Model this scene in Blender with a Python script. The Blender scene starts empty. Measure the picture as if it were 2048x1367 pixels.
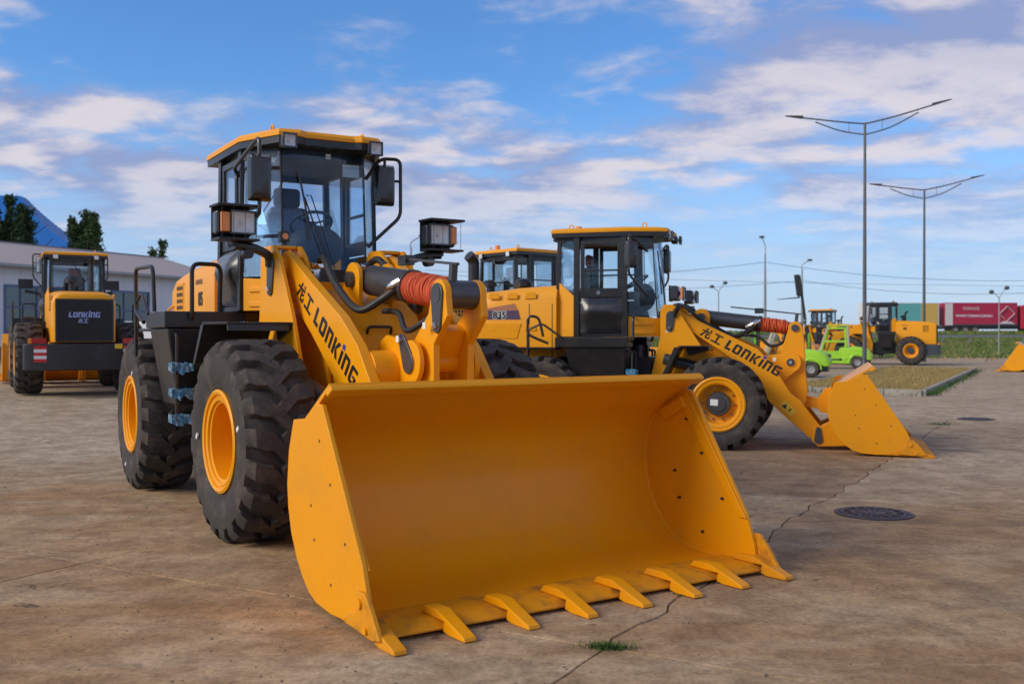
import bpy, math, random
from mathutils import Vector, Matrix, Euler
R_ = math.radians
random.seed(7)
scene = bpy.context.scene
col = scene.collection

# ------------------------------------------------------------------ camera
cam_d = bpy.data.cameras.new('camera'); cam = bpy.data.objects.new('camera', cam_d); col.objects.link(cam)
scene.camera = cam
cam.location = (0, 0, 1.645)
cam.rotation_euler = (R_(90 - 0.353), 0, 0)
cam_d.sensor_width = 36; cam_d.lens = 2030 / 2048 * 36
cam_d.clip_start = .1; cam_d.clip_end = 3000
cam_d.dof.use_dof = True; cam_d.dof.focus_distance = 8.3; cam_d.dof.aperture_fstop = 2.8

# ------------------------------------------------------------------ sky
SUN = Vector((-.80, -.34, .50)).normalized()
world = bpy.data.worlds.new('World'); scene.world = world; world.use_nodes = True
def nd(nt, t, **kw):
    n = nt.nodes.new(t)
    for k, v in kw.items(): setattr(n, k, v)
    return n
def lk(nt, a, b): nt.links.new(a, b)
def mth(nt, op, a, b=None, c=None, clamp=False):
    n = nt.nodes.new('ShaderNodeMath'); n.operation = op; n.use_clamp = clamp
    for i, v in enumerate((a, b, c)):
        if v is None: continue
        if isinstance(v, (int, float)): n.inputs[i].default_value = v
        else: nt.links.new(v, n.inputs[i])
    return n.outputs[0]
def mixc(nt, f, a, b, mode='MIX'):
    n = nt.nodes.new('ShaderNodeMix'); n.data_type = 'RGBA'; n.blend_type = mode
    for s, v in ((n.inputs[0], f), (n.inputs[6], a), (n.inputs[7], b)):
        if isinstance(v, (int, float)): s.default_value = v
        elif isinstance(v, tuple): s.default_value = (*v, 1) if len(v) == 3 else v
        else: nt.links.new(v, s)
    return n.outputs[2]
def sstep(nt, v, a, b):
    n = nt.nodes.new('ShaderNodeMapRange'); n.interpolation_type = 'SMOOTHSTEP'
    nt.links.new(v, n.inputs[0]); n.inputs[1].default_value = a; n.inputs[2].default_value = b
    return n.outputs[0]
def noise(nt, vec, scale, detail=4, rough=.55, dist=0):
    n = nt.nodes.new('ShaderNodeTexNoise'); n.inputs['Scale'].default_value = scale
    n.inputs['Detail'].default_value = detail; n.inputs['Roughness'].default_value = rough; n.inputs['Distortion'].default_value = dist
    if vec is not None: nt.links.new(vec, n.inputs['Vector'])
    return n.outputs['Fac']
def build_world():
    nt = world.node_tree; nt.nodes.clear()
    out = nd(nt, 'ShaderNodeOutputWorld'); bg = nd(nt, 'ShaderNodeBackground')
    bg.inputs['Strength'].default_value = .088
    sky = nd(nt, 'ShaderNodeTexSky', sky_type='NISHITA', sun_disc=False)
    sky.sun_elevation = math.asin(SUN.z); sky.sun_rotation = math.atan2(SUN.x, SUN.y)
    sky.air_density = 1.0; sky.dust_density = .35; sky.ozone_density = 3.5
    tc = nd(nt, 'ShaderNodeTexCoord'); sp = nd(nt, 'ShaderNodeSeparateXYZ'); lk(nt, tc.outputs['Generated'], sp.inputs[0])
    zz = mth(nt, 'ADD', mth(nt, 'MAXIMUM', sp.outputs[2], 0), .16)
    cb = nd(nt, 'ShaderNodeCombineXYZ')
    lk(nt, mth(nt, 'DIVIDE', sp.outputs[0], zz), cb.inputs[0]); lk(nt, mth(nt, 'DIVIDE', sp.outputs[1], zz), cb.inputs[1])
    mp = nd(nt, 'ShaderNodeMapping'); lk(nt, cb.outputs[0], mp.inputs[0])
    mp.inputs['Location'].default_value = CL; mp.inputs['Rotation'].default_value = (0, 0, .30); mp.inputs['Scale'].default_value = (.85, 1.0, 1)
    mp2 = nd(nt, 'ShaderNodeVectorMath', operation='ADD'); lk(nt, mp.outputs[0], mp2.inputs[0]); mp2.inputs[1].default_value = (.05, .14, 0)
    def dens(v):
        big = noise(nt, v, .62, 2, .5); mid = noise(nt, v, 1.9, 3, .55, .3); fine = noise(nt, v, 4.2, 10, .60, .35)
        return mth(nt, 'ADD', mth(nt, 'ADD', mth(nt, 'MULTIPLY', big, .55), mth(nt, 'MULTIPLY', mid, .30)), mth(nt, 'MULTIPLY', fine, .27))
    d1, d2 = dens(mp.outputs[0]), dens(mp2.outputs[0])
    m = sstep(nt, d1, .488, .600)
    lit = sstep(nt, mth(nt, 'SUBTRACT', d1, d2), -.06, .06)
    thick = sstep(nt, d1, .60, .74)
    cshade = mixc(nt, lit, (1.9, 2.2, 3.6), (5.0, 4.5, 4.6))
    cshade = mixc(nt, mth(nt, 'MULTIPLY', thick, .35), cshade, (1.8, 2.1, 3.3))
    hz = sstep(nt, sp.outputs[2], .04, .17)
    m = mth(nt, 'MULTIPLY', m, mth(nt, 'ADD', mth(nt, 'MULTIPLY', hz, .78), .12))
    blue = mixc(nt, 1.0, sky.outputs[0], (.52, .80, 1.08), 'MULTIPLY')
    haze = mixc(nt, mth(nt, 'MULTIPLY', mth(nt, 'SUBTRACT', 1.0, sstep(nt, sp.outputs[2], -.02, .25)), .75), blue, (3.3, 3.8, 5.1))
    res = mixc(nt, mth(nt, 'MULTIPLY', m, .95), haze, cshade)
    lk(nt, res, bg.inputs[0]); lk(nt, bg.outputs[0], out.inputs[0])
CL = (7.3, 2.2, 0)
build_world()
sun_d = bpy.data.lights.new('sun', 'SUN'); sun_d.energy = 1.45; sun_d.angle = R_(32); sun_d.color = (1, .90, .74)
sun = bpy.data.objects.new('sun', sun_d); col.objects.link(sun); sun.rotation_euler = SUN.to_track_quat('Z', 'Y').to_euler()
sun.location = (-20, -10, 20)
vs = scene.view_settings; vs.view_transform = 'Standard'; vs.look = 'None'; vs.gamma = 1; vs.use_curve_mapping = False; vs.exposure = .85

# ------------------------------------------------------------------ materials
MAT = {}
def pmat(name, c, rough=.5, metal=0, coat=0, var=.08, vscale=3, bump=0, bscale=60, dust=None, spec=.5, emit=None):
    m = bpy.data.materials.new(name); m.use_nodes = True; nt = m.node_tree; b = nt.nodes['Principled BSDF']
    tc = nd(nt, 'ShaderNodeTexCoord'); v = tc.outputs['Object']
    n1 = noise(nt, v, vscale, 5, .6)
    lo = tuple(x * (1 - var) for x in c); hi = tuple(min(1, x * (1 + var)) for x in c)
    cc = mixc(nt, n1, lo, hi)
    if dust:
        dn = sstep(nt, noise(nt, v, dust[2], 6, .65), .45, .75)
        cc = mixc(nt, mth(nt, 'MULTIPLY', dn, dust[1]), cc, dust[0])
    lk(nt, cc, b.inputs['Base Color'])
    rr = mth(nt, 'ADD', mth(nt, 'MULTIPLY', noise(nt, v, vscale * 4, 4), rough * .4), rough * .8)
    lk(nt, rr, b.inputs['Roughness'])
    b.inputs['Metallic'].default_value = metal; b.inputs['Coat Weight'].default_value = coat; b.inputs['Coat Roughness'].default_value = .15
    b.inputs['Specular IOR Level'].default_value = spec
    if bump:
        bn = nd(nt, 'ShaderNodeBump'); bn.inputs['Strength'].default_value = bump; bn.inputs['Distance'].default_value = .01
        lk(nt, noise(nt, v, bscale, 6, .6), bn.inputs['Height']); lk(nt, bn.outputs[0], b.inputs['Normal'])
    MAT[name] = m; return m
def gmat(name, tint, rough=.02, refl=1.0):
    m = bpy.data.materials.new(name); m.use_nodes = True; nt = m.node_tree; nt.nodes.clear()
    o = nd(nt, 'ShaderNodeOutputMaterial'); t = nd(nt, 'ShaderNodeBsdfTransparent'); g = nd(nt, 'ShaderNodeBsdfGlossy')
    t.inputs[0].default_value = (*tint, 1); g.inputs['Roughness'].default_value = rough; g.inputs[0].default_value = (.9, .95, 1, 1)
    f = nd(nt, 'ShaderNodeFresnel'); f.inputs[0].default_value = 1.5
    mx = nd(nt, 'ShaderNodeMixShader'); lk(nt, mth(nt, 'MULTIPLY', f.outputs[0], refl), mx.inputs[0])
    lk(nt, t.outputs[0], mx.inputs[1]); lk(nt, g.outputs[0], mx.inputs[2]); lk(nt, mx.outputs[0], o.inputs[0])
    MAT[name] = m; return m
pmat('yellow', (.86, .345, .002), .42, coat=.12, var=.04, vscale=1.5, dust=((.62, .30, .04), .10, 5), spec=.3)
pmat('yellow_worn', (.85, .335, .002), .40, coat=.10, var=.04, vscale=1.2, dust=((.46, .21, .05), .22, 2.4), bump=.03, bscale=40, spec=.3)
pmat('black', (.014, .014, .015), .38, coat=.15, var=.2, vscale=4, dust=((.10, .08, .06), .18, 6))
pmat('plastic', (.018, .018, .020), .28, coat=.5, var=.2, dust=((.08, .07, .06), .10, 6))
pmat('rubber', (.050, .044, .040), .80, var=.25, vscale=5, bump=.25, bscale=90, dust=((.150, .115, .088), .65, 6), spec=.3)
pmat('hose', (.02, .02, .02), .55, var=.2)
pmat('steel_grey', (.085, .088, .095), .38, metal=.5, var=.15, dust=((.2, .16, .12), .25, 8))
pmat('chrome', (.72, .72, .72), .16, metal=1, var=.05)
pmat('orange_wrap', (.62, .10, .03), .7, var=.3, vscale=40, bump=.6, bscale=50)
pmat('amber', (.85, .25, .01), .22, coat=.6, var=.12, vscale=30)
pmat('red_lens', (.45, .012, .012), .22, coat=.6, var=.1)
pmat('lens', (.74, .75, .74), .18, metal=.25, coat=.8, var=.25, vscale=45, bump=.3, bscale=120)
pmat('decal_black', (.012, .012, .012), .45, var=.1)
pmat('decal_white', (.78, .78, .76), .5, var=.04)
pmat('decal_blue', (.02, .04, .40), .5, var=.04)
pmat('decal_lightblue', (.35, .42, .75), .5, var=.04)
pmat('decal_purple', (.09, .055, .10), .4, var=.1)
pmat('decal_copper', (.42, .17, .09), .4, var=.1)
pmat('decal_yellow', (.78, .50, .03), .5, var=.04)
pmat('decal_red', (.6, .02, .02), .5, var=.04)
pmat('decal_green', (.25, .62, .03), .5, var=.04)
pmat('blue_film', (.015, .17, .32), .25, coat=.6, var=.6, vscale=30, bump=.8, bscale=40, dust=((.50, .66, .72), .8, 26))
pmat('edge_worn', (.74, .29, .006), .5, var=.08, vscale=4, dust=((.17, .085, .035), .75, 6), bump=.1, bscale=60, spec=.3)
pmat('seat', (.022, .024, .028), .75, var=.3, vscale=14, bump=.2)
pmat('seat_film', (.16, .13, .20), .25, coat=.7, var=.55, vscale=22, bump=.9, bscale=30)
pmat('seat_red', (.20, .03, .035), .6, var=.2)
pmat('interior', (.085, .10, .12), .6, var=.1)
pmat('lime', (.36, .70, .035), .35, coat=.3, var=.05)
pmat('beige', (.50, .46, .38), .5, var=.06)
pmat('pole_grey', (.12, .125, .135), .45, metal=.4, var=.15, vscale=8)
pmat('galv', (.33, .34, .35), .5, metal=.4, var=.12)
pmat('cast_iron', (.055, .042, .050), .6, metal=.3, var=.3, vscale=20, bump=.4, dust=((.22, .15, .09), .45, 9))
pmat('kerb', (.34, .31, .27), .9, var=.2, vscale=4, bump=.5, bscale=50, dust=((.20, .16, .11), .5, 5))
pmat('wall_white', (.66, .69, .75), .6, var=.05, vscale=.6)
pmat('frame_blue', (.10, .145, .25), .5, var=.08)
pmat('roof_grey', (.27, .24, .26), .6, var=.10, vscale=.8)
pmat('roof_blue', (.012, .16, .50), .4, var=.12, vscale=1)
pmat('plinth', (.20, .17, .15), .9, var=.2, vscale=2)
pmat('van_white', (.78, .79, .80), .3, coat=.6, var=.03)
pmat('truck_red', (.50, .016, .035), .4, coat=.3, var=.06)
pmat('truck_magenta', (.42, .022, .065), .5, var=.12, vscale=.8)
pmat('teal', (.12, .42, .40), .5, var=.1)
pmat('trailer_white', (.62, .62, .60), .5, var=.08)
pmat('trailer_yellow', (.62, .42, .10), .5, var=.12)
pmat('leaf_dark', (.030, .060, .018), .65, var=.5, vscale=1.2, spec=.3)
pmat('leaf_mid', (.050, .088, .024), .65, var=.5, vscale=1.2, spec=.3)
pmat('bark', (.10, .075, .055), .9, var=.3, vscale=6, bump=.5)
pmat('dry_grass', (.36, .27, .11), .9, var=.4, vscale=1.1, spec=.2)
pmat('green_grass', (.115, .165, .030), .85, var=.45, vscale=.25, dust=((.30, .25, .10), .7, .35), spec=.2)
pmat('weed', (.055, .115, .022), .8, var=.4, vscale=8, spec=.2)
pmat('wire', (.03, .03, .035), .6)
gmat('glass_front', (.80, .89, .955), refl=.7)
gmat('glass', (.93, .965, .98), refl=.7)
pmat('reflector', (.92, .92, .90), .20, metal=.12, var=.12, vscale=60, bump=.25, bscale=70)
gmat('lens_glass', (.985, .985, .98), .05, .35)
gmat('window_glass', (.20, .25, .28), refl=2.2)
def ground_mat(name, slab):
    m = bpy.data.materials.new(name); m.use_nodes = True; nt = m.node_tree; b = nt.nodes['Principled BSDF']
    g = nd(nt, 'ShaderNodeNewGeometry'); v = g.outputs['Position']
    big = sstep(nt, noise(nt, v, .16, 4, .6, .4), .38, .62)
    mid = sstep(nt, noise(nt, v, .75, 7, .65, .5), .36, .66)
    fine = noise(nt, v, 9, 8, .72)
    grain = noise(nt, v, 95, 4, .7)
    mpg = nd(nt, 'ShaderNodeMapping'); lk(nt, v, mpg.inputs[0]); mpg.inputs['Rotation'].default_value = (0, 0, R_(-61)); mpg.inputs['Scale'].default_value = (.22, 2.4, 1)
    streak = sstep(nt, noise(nt, mpg.outputs[0], 1.1, 6, .6), .42, .70)
    c = mixc(nt, big, (.330, .212, .112), (.480, .400, .300))
    c = mixc(nt, mth(nt, 'MULTIPLY', mid, .65), c, (.330, .220, .120))
    c = mixc(nt, mth(nt, 'MULTIPLY', streak, .38), c, (.48, .43, .36))
    spy = nd(nt, 'ShaderNodeSeparateXYZ'); lk(nt, v, spy.inputs[0]); pour = sstep(nt, mth(nt, 'ADD', mth(nt, 'ADD', mth(nt, 'MULTIPLY', spy.outputs[0], .30), spy.outputs[1]), mth(nt, 'MULTIPLY', big, 2.0)), 8.5, 14.5)
    c = mixc(nt, mth(nt, 'MULTIPLY', pour, .50), c, (.44, .40, .35))
    if slab:
        oi = nd(nt, 'ShaderNodeObjectInfo')
        c = mixc(nt, .85, c, mixc(nt, oi.outputs['Random'], (.74, .64, .54), (1.10, 1.13, 1.17)), 'MULTIPLY')
    c = mixc(nt, mth(nt, 'MULTIPLY', sstep(nt, fine, .40, .72), .55), c, (.170, .118, .072))
    blot = noise(nt, v, 2.3, 11, .74, .3)
    c = mixc(nt, 1.0, c, mixc(nt, sstep(nt, blot, .36, .64), (.76, .72, .68), (1.20, 1.20, 1.20)), 'MULTIPLY')
    grit = noise(nt, v, 34, 5, .75)
    c = mixc(nt, 1.0, c, mixc(nt, sstep(nt, grit, .34, .66), (.80, .78, .76), (1.14, 1.14, 1.14)), 'MULTIPLY')
    scr = nd(nt, 'ShaderNodeMapping'); lk(nt, v, scr.inputs[0]); scr.inputs['Rotation'].default_value = (0, 0, R_(22)); scr.inputs['Scale'].default_value = (.5, 14, 1)
    c = mixc(nt, mth(nt, 'MULTIPLY', sstep(nt, noise(nt, scr.outputs[0], 1.0, 5, .6), .63, .74), .28), c, (.52, .46, .38))
    spots = sstep(nt, noise(nt, v, 5.5, 3, .5), .69, .74)
    c = mixc(nt, mth(nt, 'MULTIPLY', spots, .6), c, (.07, .055, .045))
    c = mixc(nt, mth(nt, 'MULTIPLY', sstep(nt, grain, .5, .75), .30), c, (.11, .085, .065))
    # hairline cracks
    vo = nd(nt, 'ShaderNodeTexVoronoi', feature='DISTANCE_TO_EDGE'); vo.inputs['Scale'].default_value = .33
    wv = nd(nt, 'ShaderNodeVectorMath', operation='ADD'); nn = nd(nt, 'ShaderNodeTexNoise'); nn.inputs['Scale'].default_value = 1.6; nn.inputs['Detail'].default_value = 6
    lk(nt, v, nn.inputs['Vector']); sc = nd(nt, 'ShaderNodeVectorMath', operation='SCALE'); lk(nt, nn.outputs['Color'], sc.inputs[0]); sc.inputs[3].default_value = 1.3
    lk(nt, v, wv.inputs[0]); lk(nt, sc.outputs[0], wv.inputs[1]); lk(nt, wv.outputs[0], vo.inputs['Vector'])
    crack = mth(nt, 'SUBTRACT', 1.0, sstep(nt, vo.outputs['Distance'], .0015, .0075))
    crack = mth(nt, 'MULTIPLY', crack, sstep(nt, noise(nt, v, .45, 2), .52, .60))
    c = mixc(nt, mth(nt, 'MULTIPLY', crack, .75), c, (.05, .038, .03))
    # curved tyre marks left by turning machines
    for cx, cy, r, w, k in ((4.3, 12.1, 3.2, .22, .42), (4.9, 12.5, 3.1, .12, .35), (-6.0, 20.0, 7.2, .25, .25), (9.5, 8.5, 6.8, .22, .30)):
        d = nd(nt, 'ShaderNodeVectorMath', operation='DISTANCE'); lk(nt, v, d.inputs[0]); d.inputs[1].default_value = (cx, cy, 0)
        rg = mth(nt, 'ABSOLUTE', mth(nt, 'SUBTRACT', d.outputs['Value'], r))
        rg = mth(nt, 'MULTIPLY', mth(nt, 'SUBTRACT', 1.0, sstep(nt, rg, w * .4, w)), sstep(nt, noise(nt, v, 1.2, 5, .7), .40, .62))
        c = mixc(nt, mth(nt, 'MULTIPLY', rg, k), c, (.07, .06, .052))
    c = mixc(nt, 1.0, c, (1.06, .985, .83), 'MULTIPLY')
    lk(nt, c, b.inputs['Base Color']); b.inputs['Roughness'].default_value = .88; b.inputs['Specular IOR Level'].default_value = .3
    bn = nd(nt, 'ShaderNodeBump'); bn.inputs['Strength'].default_value = .32; bn.inputs['Distance'].default_value = .008
    h = mth(nt, 'ADD', mth(nt, 'MULTIPLY', fine, .9), mth(nt, 'MULTIPLY', grain, .35)); h = mth(nt, 'SUBTRACT', h, mth(nt, 'MULTIPLY', crack, .8))
    lk(nt, h, bn.inputs['Height']); lk(nt, bn.outputs[0], b.inputs['Normal'])
    MAT[name] = m
ground_mat('concrete', True); ground_mat('yard_ground', False)

# ------------------------------------------------------------------ mesh helpers
def frame(d):
    d = Vector(d).normalized(); up = Vector((0, 0, 1)) if abs(d.z) < .95 else Vector((1, 0, 0))
    a = d.cross(up).normalized(); return a, a.cross(d).normalized()
def smooth_path(pts, n=6):
    P = [Vector(p) for p in pts]; out = []
    for i in range(len(P) - 1):
        p0 = P[max(i - 1, 0)]; p1 = P[i]; p2 = P[i + 1]; p3 = P[min(i + 2, len(P) - 1)]
        for k in range(n):
            t = k / n
            out.append(.5 * ((2 * p1) + (p2 - p0) * t + (2 * p0 - 5 * p1 + 4 * p2 - p3) * t * t + (3 * p1 - p0 - 3 * p2 + p3) * t ** 3))
    out.append(P[-1]); return out
def round_path(pts, r, n=5):
    P = [Vector(p) for p in pts]; out = [P[0]]
    for i in range(1, len(P) - 1):
        a = (P[i - 1] - P[i]); b = (P[i + 1] - P[i]); k = min(r, a.length * .48, b.length * .48)
        A = P[i] + a.normalized() * k; B = P[i] + b.normalized() * k
        for j in range(n + 1):
            t = j / n; out.append((1 - t) ** 2 * A + 2 * t * (1 - t) * P[i] + t * t * B)
    out.append(P[-1]); return out
class MB:
    def __init__(s): s.v = []; s.f = []
    def add(s, vs, fs):
        o = len(s.v); s.v += [tuple(p) for p in vs]; s.f += [tuple(i + o for i in f) for f in fs]; return s
    def box(s, c, d, rot=None):
        x, y, z = (k / 2 for k in d); vs = [Vector((a, b, e)) for a in (-x, x) for b in (-y, y) for e in (-z, z)]
        if rot is not None:
            M = Euler(rot).to_matrix(); vs = [M @ p for p in vs]
        vs = [p + Vector(c) for p in vs]
        return s.add(vs, [(0, 1, 3, 2), (4, 6, 7, 5), (0, 4, 5, 1), (2, 3, 7, 6), (0, 2, 6, 4), (1, 5, 7, 3)])
    def box2(s, a, b): return s.box([(p + q) / 2 for p, q in zip(a, b)], [abs(q - p) for p, q in zip(a, b)])
    def beam(s, p0, p1, w, h, up=(0, 0, 1)):
        p0 = Vector(p0); p1 = Vector(p1); d = (p1 - p0).normalized(); a = d.cross(Vector(up))
        if a.length < 1e-3: a = d.cross(Vector((1, 0, 0)))
        a.normalize(); b = a.cross(d)
        vs = [p + a * (i * w / 2) + b * (j * h / 2) for p in (p0, p1) for i, j in ((-1, -1), (1, -1), (1, 1), (-1, 1))]
        return s.add(vs, [(3, 2, 1, 0), (4, 5, 6, 7), (0, 1, 5, 4), (1, 2, 6, 5), (2, 3, 7, 6), (3, 0, 4, 7)])
    def prism(s, A, B):
        n = len(A); return s.add(list(A) + list(B), [tuple(range(n))[::-1], tuple(range(n, 2 * n))] + [(i, (i + 1) % n, n + (i + 1) % n, n + i) for i in range(n)])
    def xz(s, poly, y0, y1): return s.prism([(x, y0, z) for x, z in poly], [(x, y1, z) for x, z in poly])
    def yz(s, poly, x0, x1): return s.prism([(x0, y, z) for y, z in poly], [(x1, y, z) for y, z in poly])
    def xy(s, poly, z0, z1): return s.prism([(x, y, z0) for x, y in poly], [(x, y, z1) for x, y in poly])
    def cyl(s, p0, p1, r0, r1=None, n=16, caps=True):
        r1 = r0 if r1 is None else r1; p0 = Vector(p0); p1 = Vector(p1); a, b = frame(p1 - p0); vs = []
        for p, r in ((p0, r0), (p1, r1)):
            vs += [p + a * (math.cos(2 * math.pi * i / n) * r) + b * (math.sin(2 * math.pi * i / n) * r) for i in range(n)]
        fs = [(i, (i + 1) % n, n + (i + 1) % n, n + i) for i in range(n)]
        if caps: fs += [tuple(range(n))[::-1], tuple(range(n, 2 * n))]
        return s.add(vs, fs)
    def tube(s, path, r, n=8, caps=True):
        P = [Vector(p) for p in path]; a, b = frame(P[1] - P[0]); vs = []; L = len(P)
        for i, p in enumerate(P):
            t = (P[min(i + 1, L - 1)] - P[max(i - 1, 0)]).normalized()
            a = (a - t * a.dot(t)).normalized(); b = t.cross(a)
            rr = r(i / (L - 1)) if callable(r) else r
            vs += [p + a * (math.cos(2 * math.pi * k / n) * rr) + b * (math.sin(2 * math.pi * k / n) * rr) for k in range(n)]
        fs = [(i * n + k, i * n + (k + 1) % n, (i + 1) * n + (k + 1) % n, (i + 1) * n + k) for i in range(L - 1) for k in range(n)]
        if caps: fs += [tuple(range(n))[::-1], tuple(range((L - 1) * n, L * n))]
        return s.add(vs, fs)
    def lathe(s, prof, c=(0, 0, 0), axis='Y', n=48, close=False):
        vs = []; c = Vector(c)
        for r, h in prof:
            for i in range(n):
                t = 2 * math.pi * i / n; q = (r * math.cos(t), r * math.sin(t))
                vs.append(c + (Vector((q[0], h, q[1])) if axis == 'Y' else Vector((q[0], q[1], h)) if axis == 'Z' else Vector((h, q[0], q[1]))))
        m = len(prof); rng = range(m if close else m - 1)
        return s.add(vs, [(i * n + k, ((i + 1) % m) * n + k, ((i + 1) % m) * n + (k + 1) % n, i * n + (k + 1) % n) for i in rng for k in range(n)])
    def loft(s, rings, caps=True):
        n = len(rings[0]); o = []
        for r in rings: o += list(r)
        fs = [(i * n + k, i * n + (k + 1) % n, (i + 1) * n + (k + 1) % n, (i + 1) * n + k) for i in range(len(rings) - 1) for k in range(n)]
        if caps: fs += [tuple(range(n))[::-1], tuple(range((len(rings) - 1) * n, len(rings) * n))]
        return s.add(o, fs)
    def sphere(s, c, r, n=12, m=8, sc=(1, 1, 1)):
        vs = []; c = Vector(c)
        for j in range(m + 1):
            ph = math.pi * j / m
            for i in range(n):
                t = 2 * math.pi * i / n; vs.append(c + Vector((r * sc[0] * math.sin(ph) * math.cos(t), r * sc[1] * math.sin(ph) * math.sin(t), r * sc[2] * math.cos(ph))))
        return s.add(vs, [(j * n + i, (j + 1) * n + i, (j + 1) * n + (i + 1) % n, j * n + (i + 1) % n) for j in range(m) for i in range(n)])
    def quad(s, a, b, c, d): return s.add([a, b, c, d], [(0, 1, 2, 3)])
    def mesh(s, name, mat, smooth=35):
        me = bpy.data.meshes.new(name); me.from_pydata(s.v, [], s.f); me.validate(clean_customdata=False)
        if mat: me.materials.append(MAT[mat])
        import bmesh
        bm = bmesh.new(); bm.from_mesh(me); bmesh.ops.recalc_face_normals(bm, faces=bm.faces); bm.to_mesh(me); bm.free()
        if smooth: me.shade_smooth(); me.set_sharp_from_angle(angle=R_(smooth))
        return me
    def build(s, name, mat, parent=None, bevel=0, smooth=35, art=0, **tags):
        o = bpy.data.objects.new(name, s.mesh(name, mat, smooth)); col.objects.link(o)
        if parent is not None: o.parent = parent
        if art: o.rotation_euler = (0, 0, art)
        if bevel:
            b = o.modifiers.new('bevel', 'BEVEL'); b.width = bevel; b.segments = 2; b.limit_method = 'ANGLE'; b.angle_limit = R_(40); b.harden_normals = True
        for k, v in tags.items(): o[k] = v
        return o
def empty(name, loc, rz, label, cat, group=None):
    o = bpy.data.objects.new(name, None); col.objects.link(o); o.location = loc; o.rotation_euler = (0, 0, rz); o.empty_display_size = .3
    o['label'] = label; o['category'] = cat
    if group: o['group'] = group
    return o
def tag(o, label, cat, group=None):
    o['label'] = label; o['category'] = cat
    if group: o['group'] = group
    return o
def text_mesh(body, size, mat, offset=.0, extrude=.0, align='LEFT', shear=0):
    cu = bpy.data.curves.new('lettering', 'FONT'); cu.body = body; cu.size = size; cu.offset = offset; cu.extrude = extrude; cu.align_x = align; cu.shear = shear; cu.resolution_u = 3
    t = bpy.data.objects.new('lettering', cu); col.objects.link(t)
    bpy.context.view_layer.update()
    me = bpy.data.meshes.new_from_object(t.evaluated_get(bpy.context.evaluated_depsgraph_get()))
    bpy.data.objects.remove(t); bpy.data.curves.remove(cu); me.materials.clear(); me.materials.append(MAT[mat]); me.name = 'lettering'
    return me
def text_obj(me, origin, u, v, parent, art=0, name='lettering'):
    o = bpy.data.objects.new(name, me); col.objects.link(o); o.parent = parent
    u = Vector(u).normalized(); v = Vector(v); v = (v - u * v.dot(u)).normalized(); w = u.cross(v)
    M = Matrix((u, v, w)).transposed().to_4x4(); M.translation = Vector(origin)
    o.matrix_local = (Matrix.Rotation(art, 4, 'Z') @ M) if art else M
    return o
# stroke lettering for the maker's word mark: each glyph is a list of quads in a unit cell
def rect(x0, y0, x1, y1): return [(x0, y0), (x1, y0), (x1, y1), (x0, y1)]
GL = {
 'L': (.62, [rect(0, .26, .26, 1), rect(0, 0, .62, .24)]),
 'O': (.80, [rect(0, .12, .25, .88), rect(.55, .12, .80, .88), [(.0, .12), (.12, 0), (.68, 0), (.80, .12), (.55, .22), (.25, .22)], [(.0, .88), (.25, .78), (.55, .78), (.80, .88), (.68, 1), (.12, 1)]]),
 'N': (.78, [rect(0, 0, .25, .76), rect(.53, 0, .78, .76), [(0, .78), (.78, .78), (.78, .88), (.66, 1), (0, 1)]]),
 'K': (.82, [rect(0, 0, .25, 1), [(.27, .45), (.55, 1), (.84, 1), (.50, .52)], [(.27, .42), (.50, .50), (.84, 0), (.54, 0)]]),
 'I': (.25, [rect(0, 0, .25, .86)]),
 'G': (.80, [rect(0, .12, .25, .88), [(.0, .12), (.12, 0), (.80, 0), (.80, .20), (.25, .20)], [(.0, .88), (.25, .80), (.80, .80), (.80, 1), (.12, 1)], rect(.56, .22, .80, .54), rect(.38, .40, .54, .54)]),
 'long': (1.05, [[(.0, .70), (.0, .55), (1.0, .64), (1.0, .79)], [(.36, 1.02), (.54, 1.02), (.48, .76), (.30, .74)], [(.28, .56), (.46, .58), (.20, -.02), (-.02, .04)], [(.54, .585), (.70, .60), (.69, .18), (.53, .18)], [(.53, .165), (.69, .165), (1.05, .15), (1.05, -.01), (.60, -.01)], [(.92, .17), (1.07, .17), (1.07, .34), (.95, .32)], [(.86, .56), (1.0, .48), (.75, .30), (.72, .42)], [(.72, .98), (.84, 1.04), (.98, .86), (.84, .80)]]),
 'gong': (1.05, [rect(.08, .80, .98, .97), rect(.43, .18, .63, .79), rect(.0, .0, 1.05, .17)]),
}
def wordmark(parent, origin, u, v, h, seq, gap=.20, mat='decal_black', dot='decal_blue', art=0, slant=.10):
    u = Vector(u).normalized(); v = Vector(v); v = (v - u * v.dot(u)).normalized(); o = Vector(origin); x = 0; mb = MB(); db = MB()
    for k, g in enumerate(seq):
        if g == ' ': x += .35; continue
        w, polys = GL[g]
        for pl in polys:
            P = [o + u * ((x + a + b * slant) * h) + v * (b * h) for a, b in pl]; mb.add(P, [tuple(range(len(P)))])
        if g == 'I':
            P = [o + u * ((x + a + b * slant) * h) + v * (b * h) for a, b in rect(0, .95, .30, 1.25)]; db.add(P, [(0, 1, 2, 3)])
        x += w + gap
    q = mb.build('lettering', mat, parent, smooth=0, art=art)
    if db.v: db.build('lettering_dot', dot, parent, smooth=0, art=art)
    return q
def bolt_or_hole(mb, c, n, r=.018, h=.014):
    c = Vector(c); n = Vector(n).normalized(); mb.cyl(c, c + n * h, r, r * .92, 6)

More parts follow.
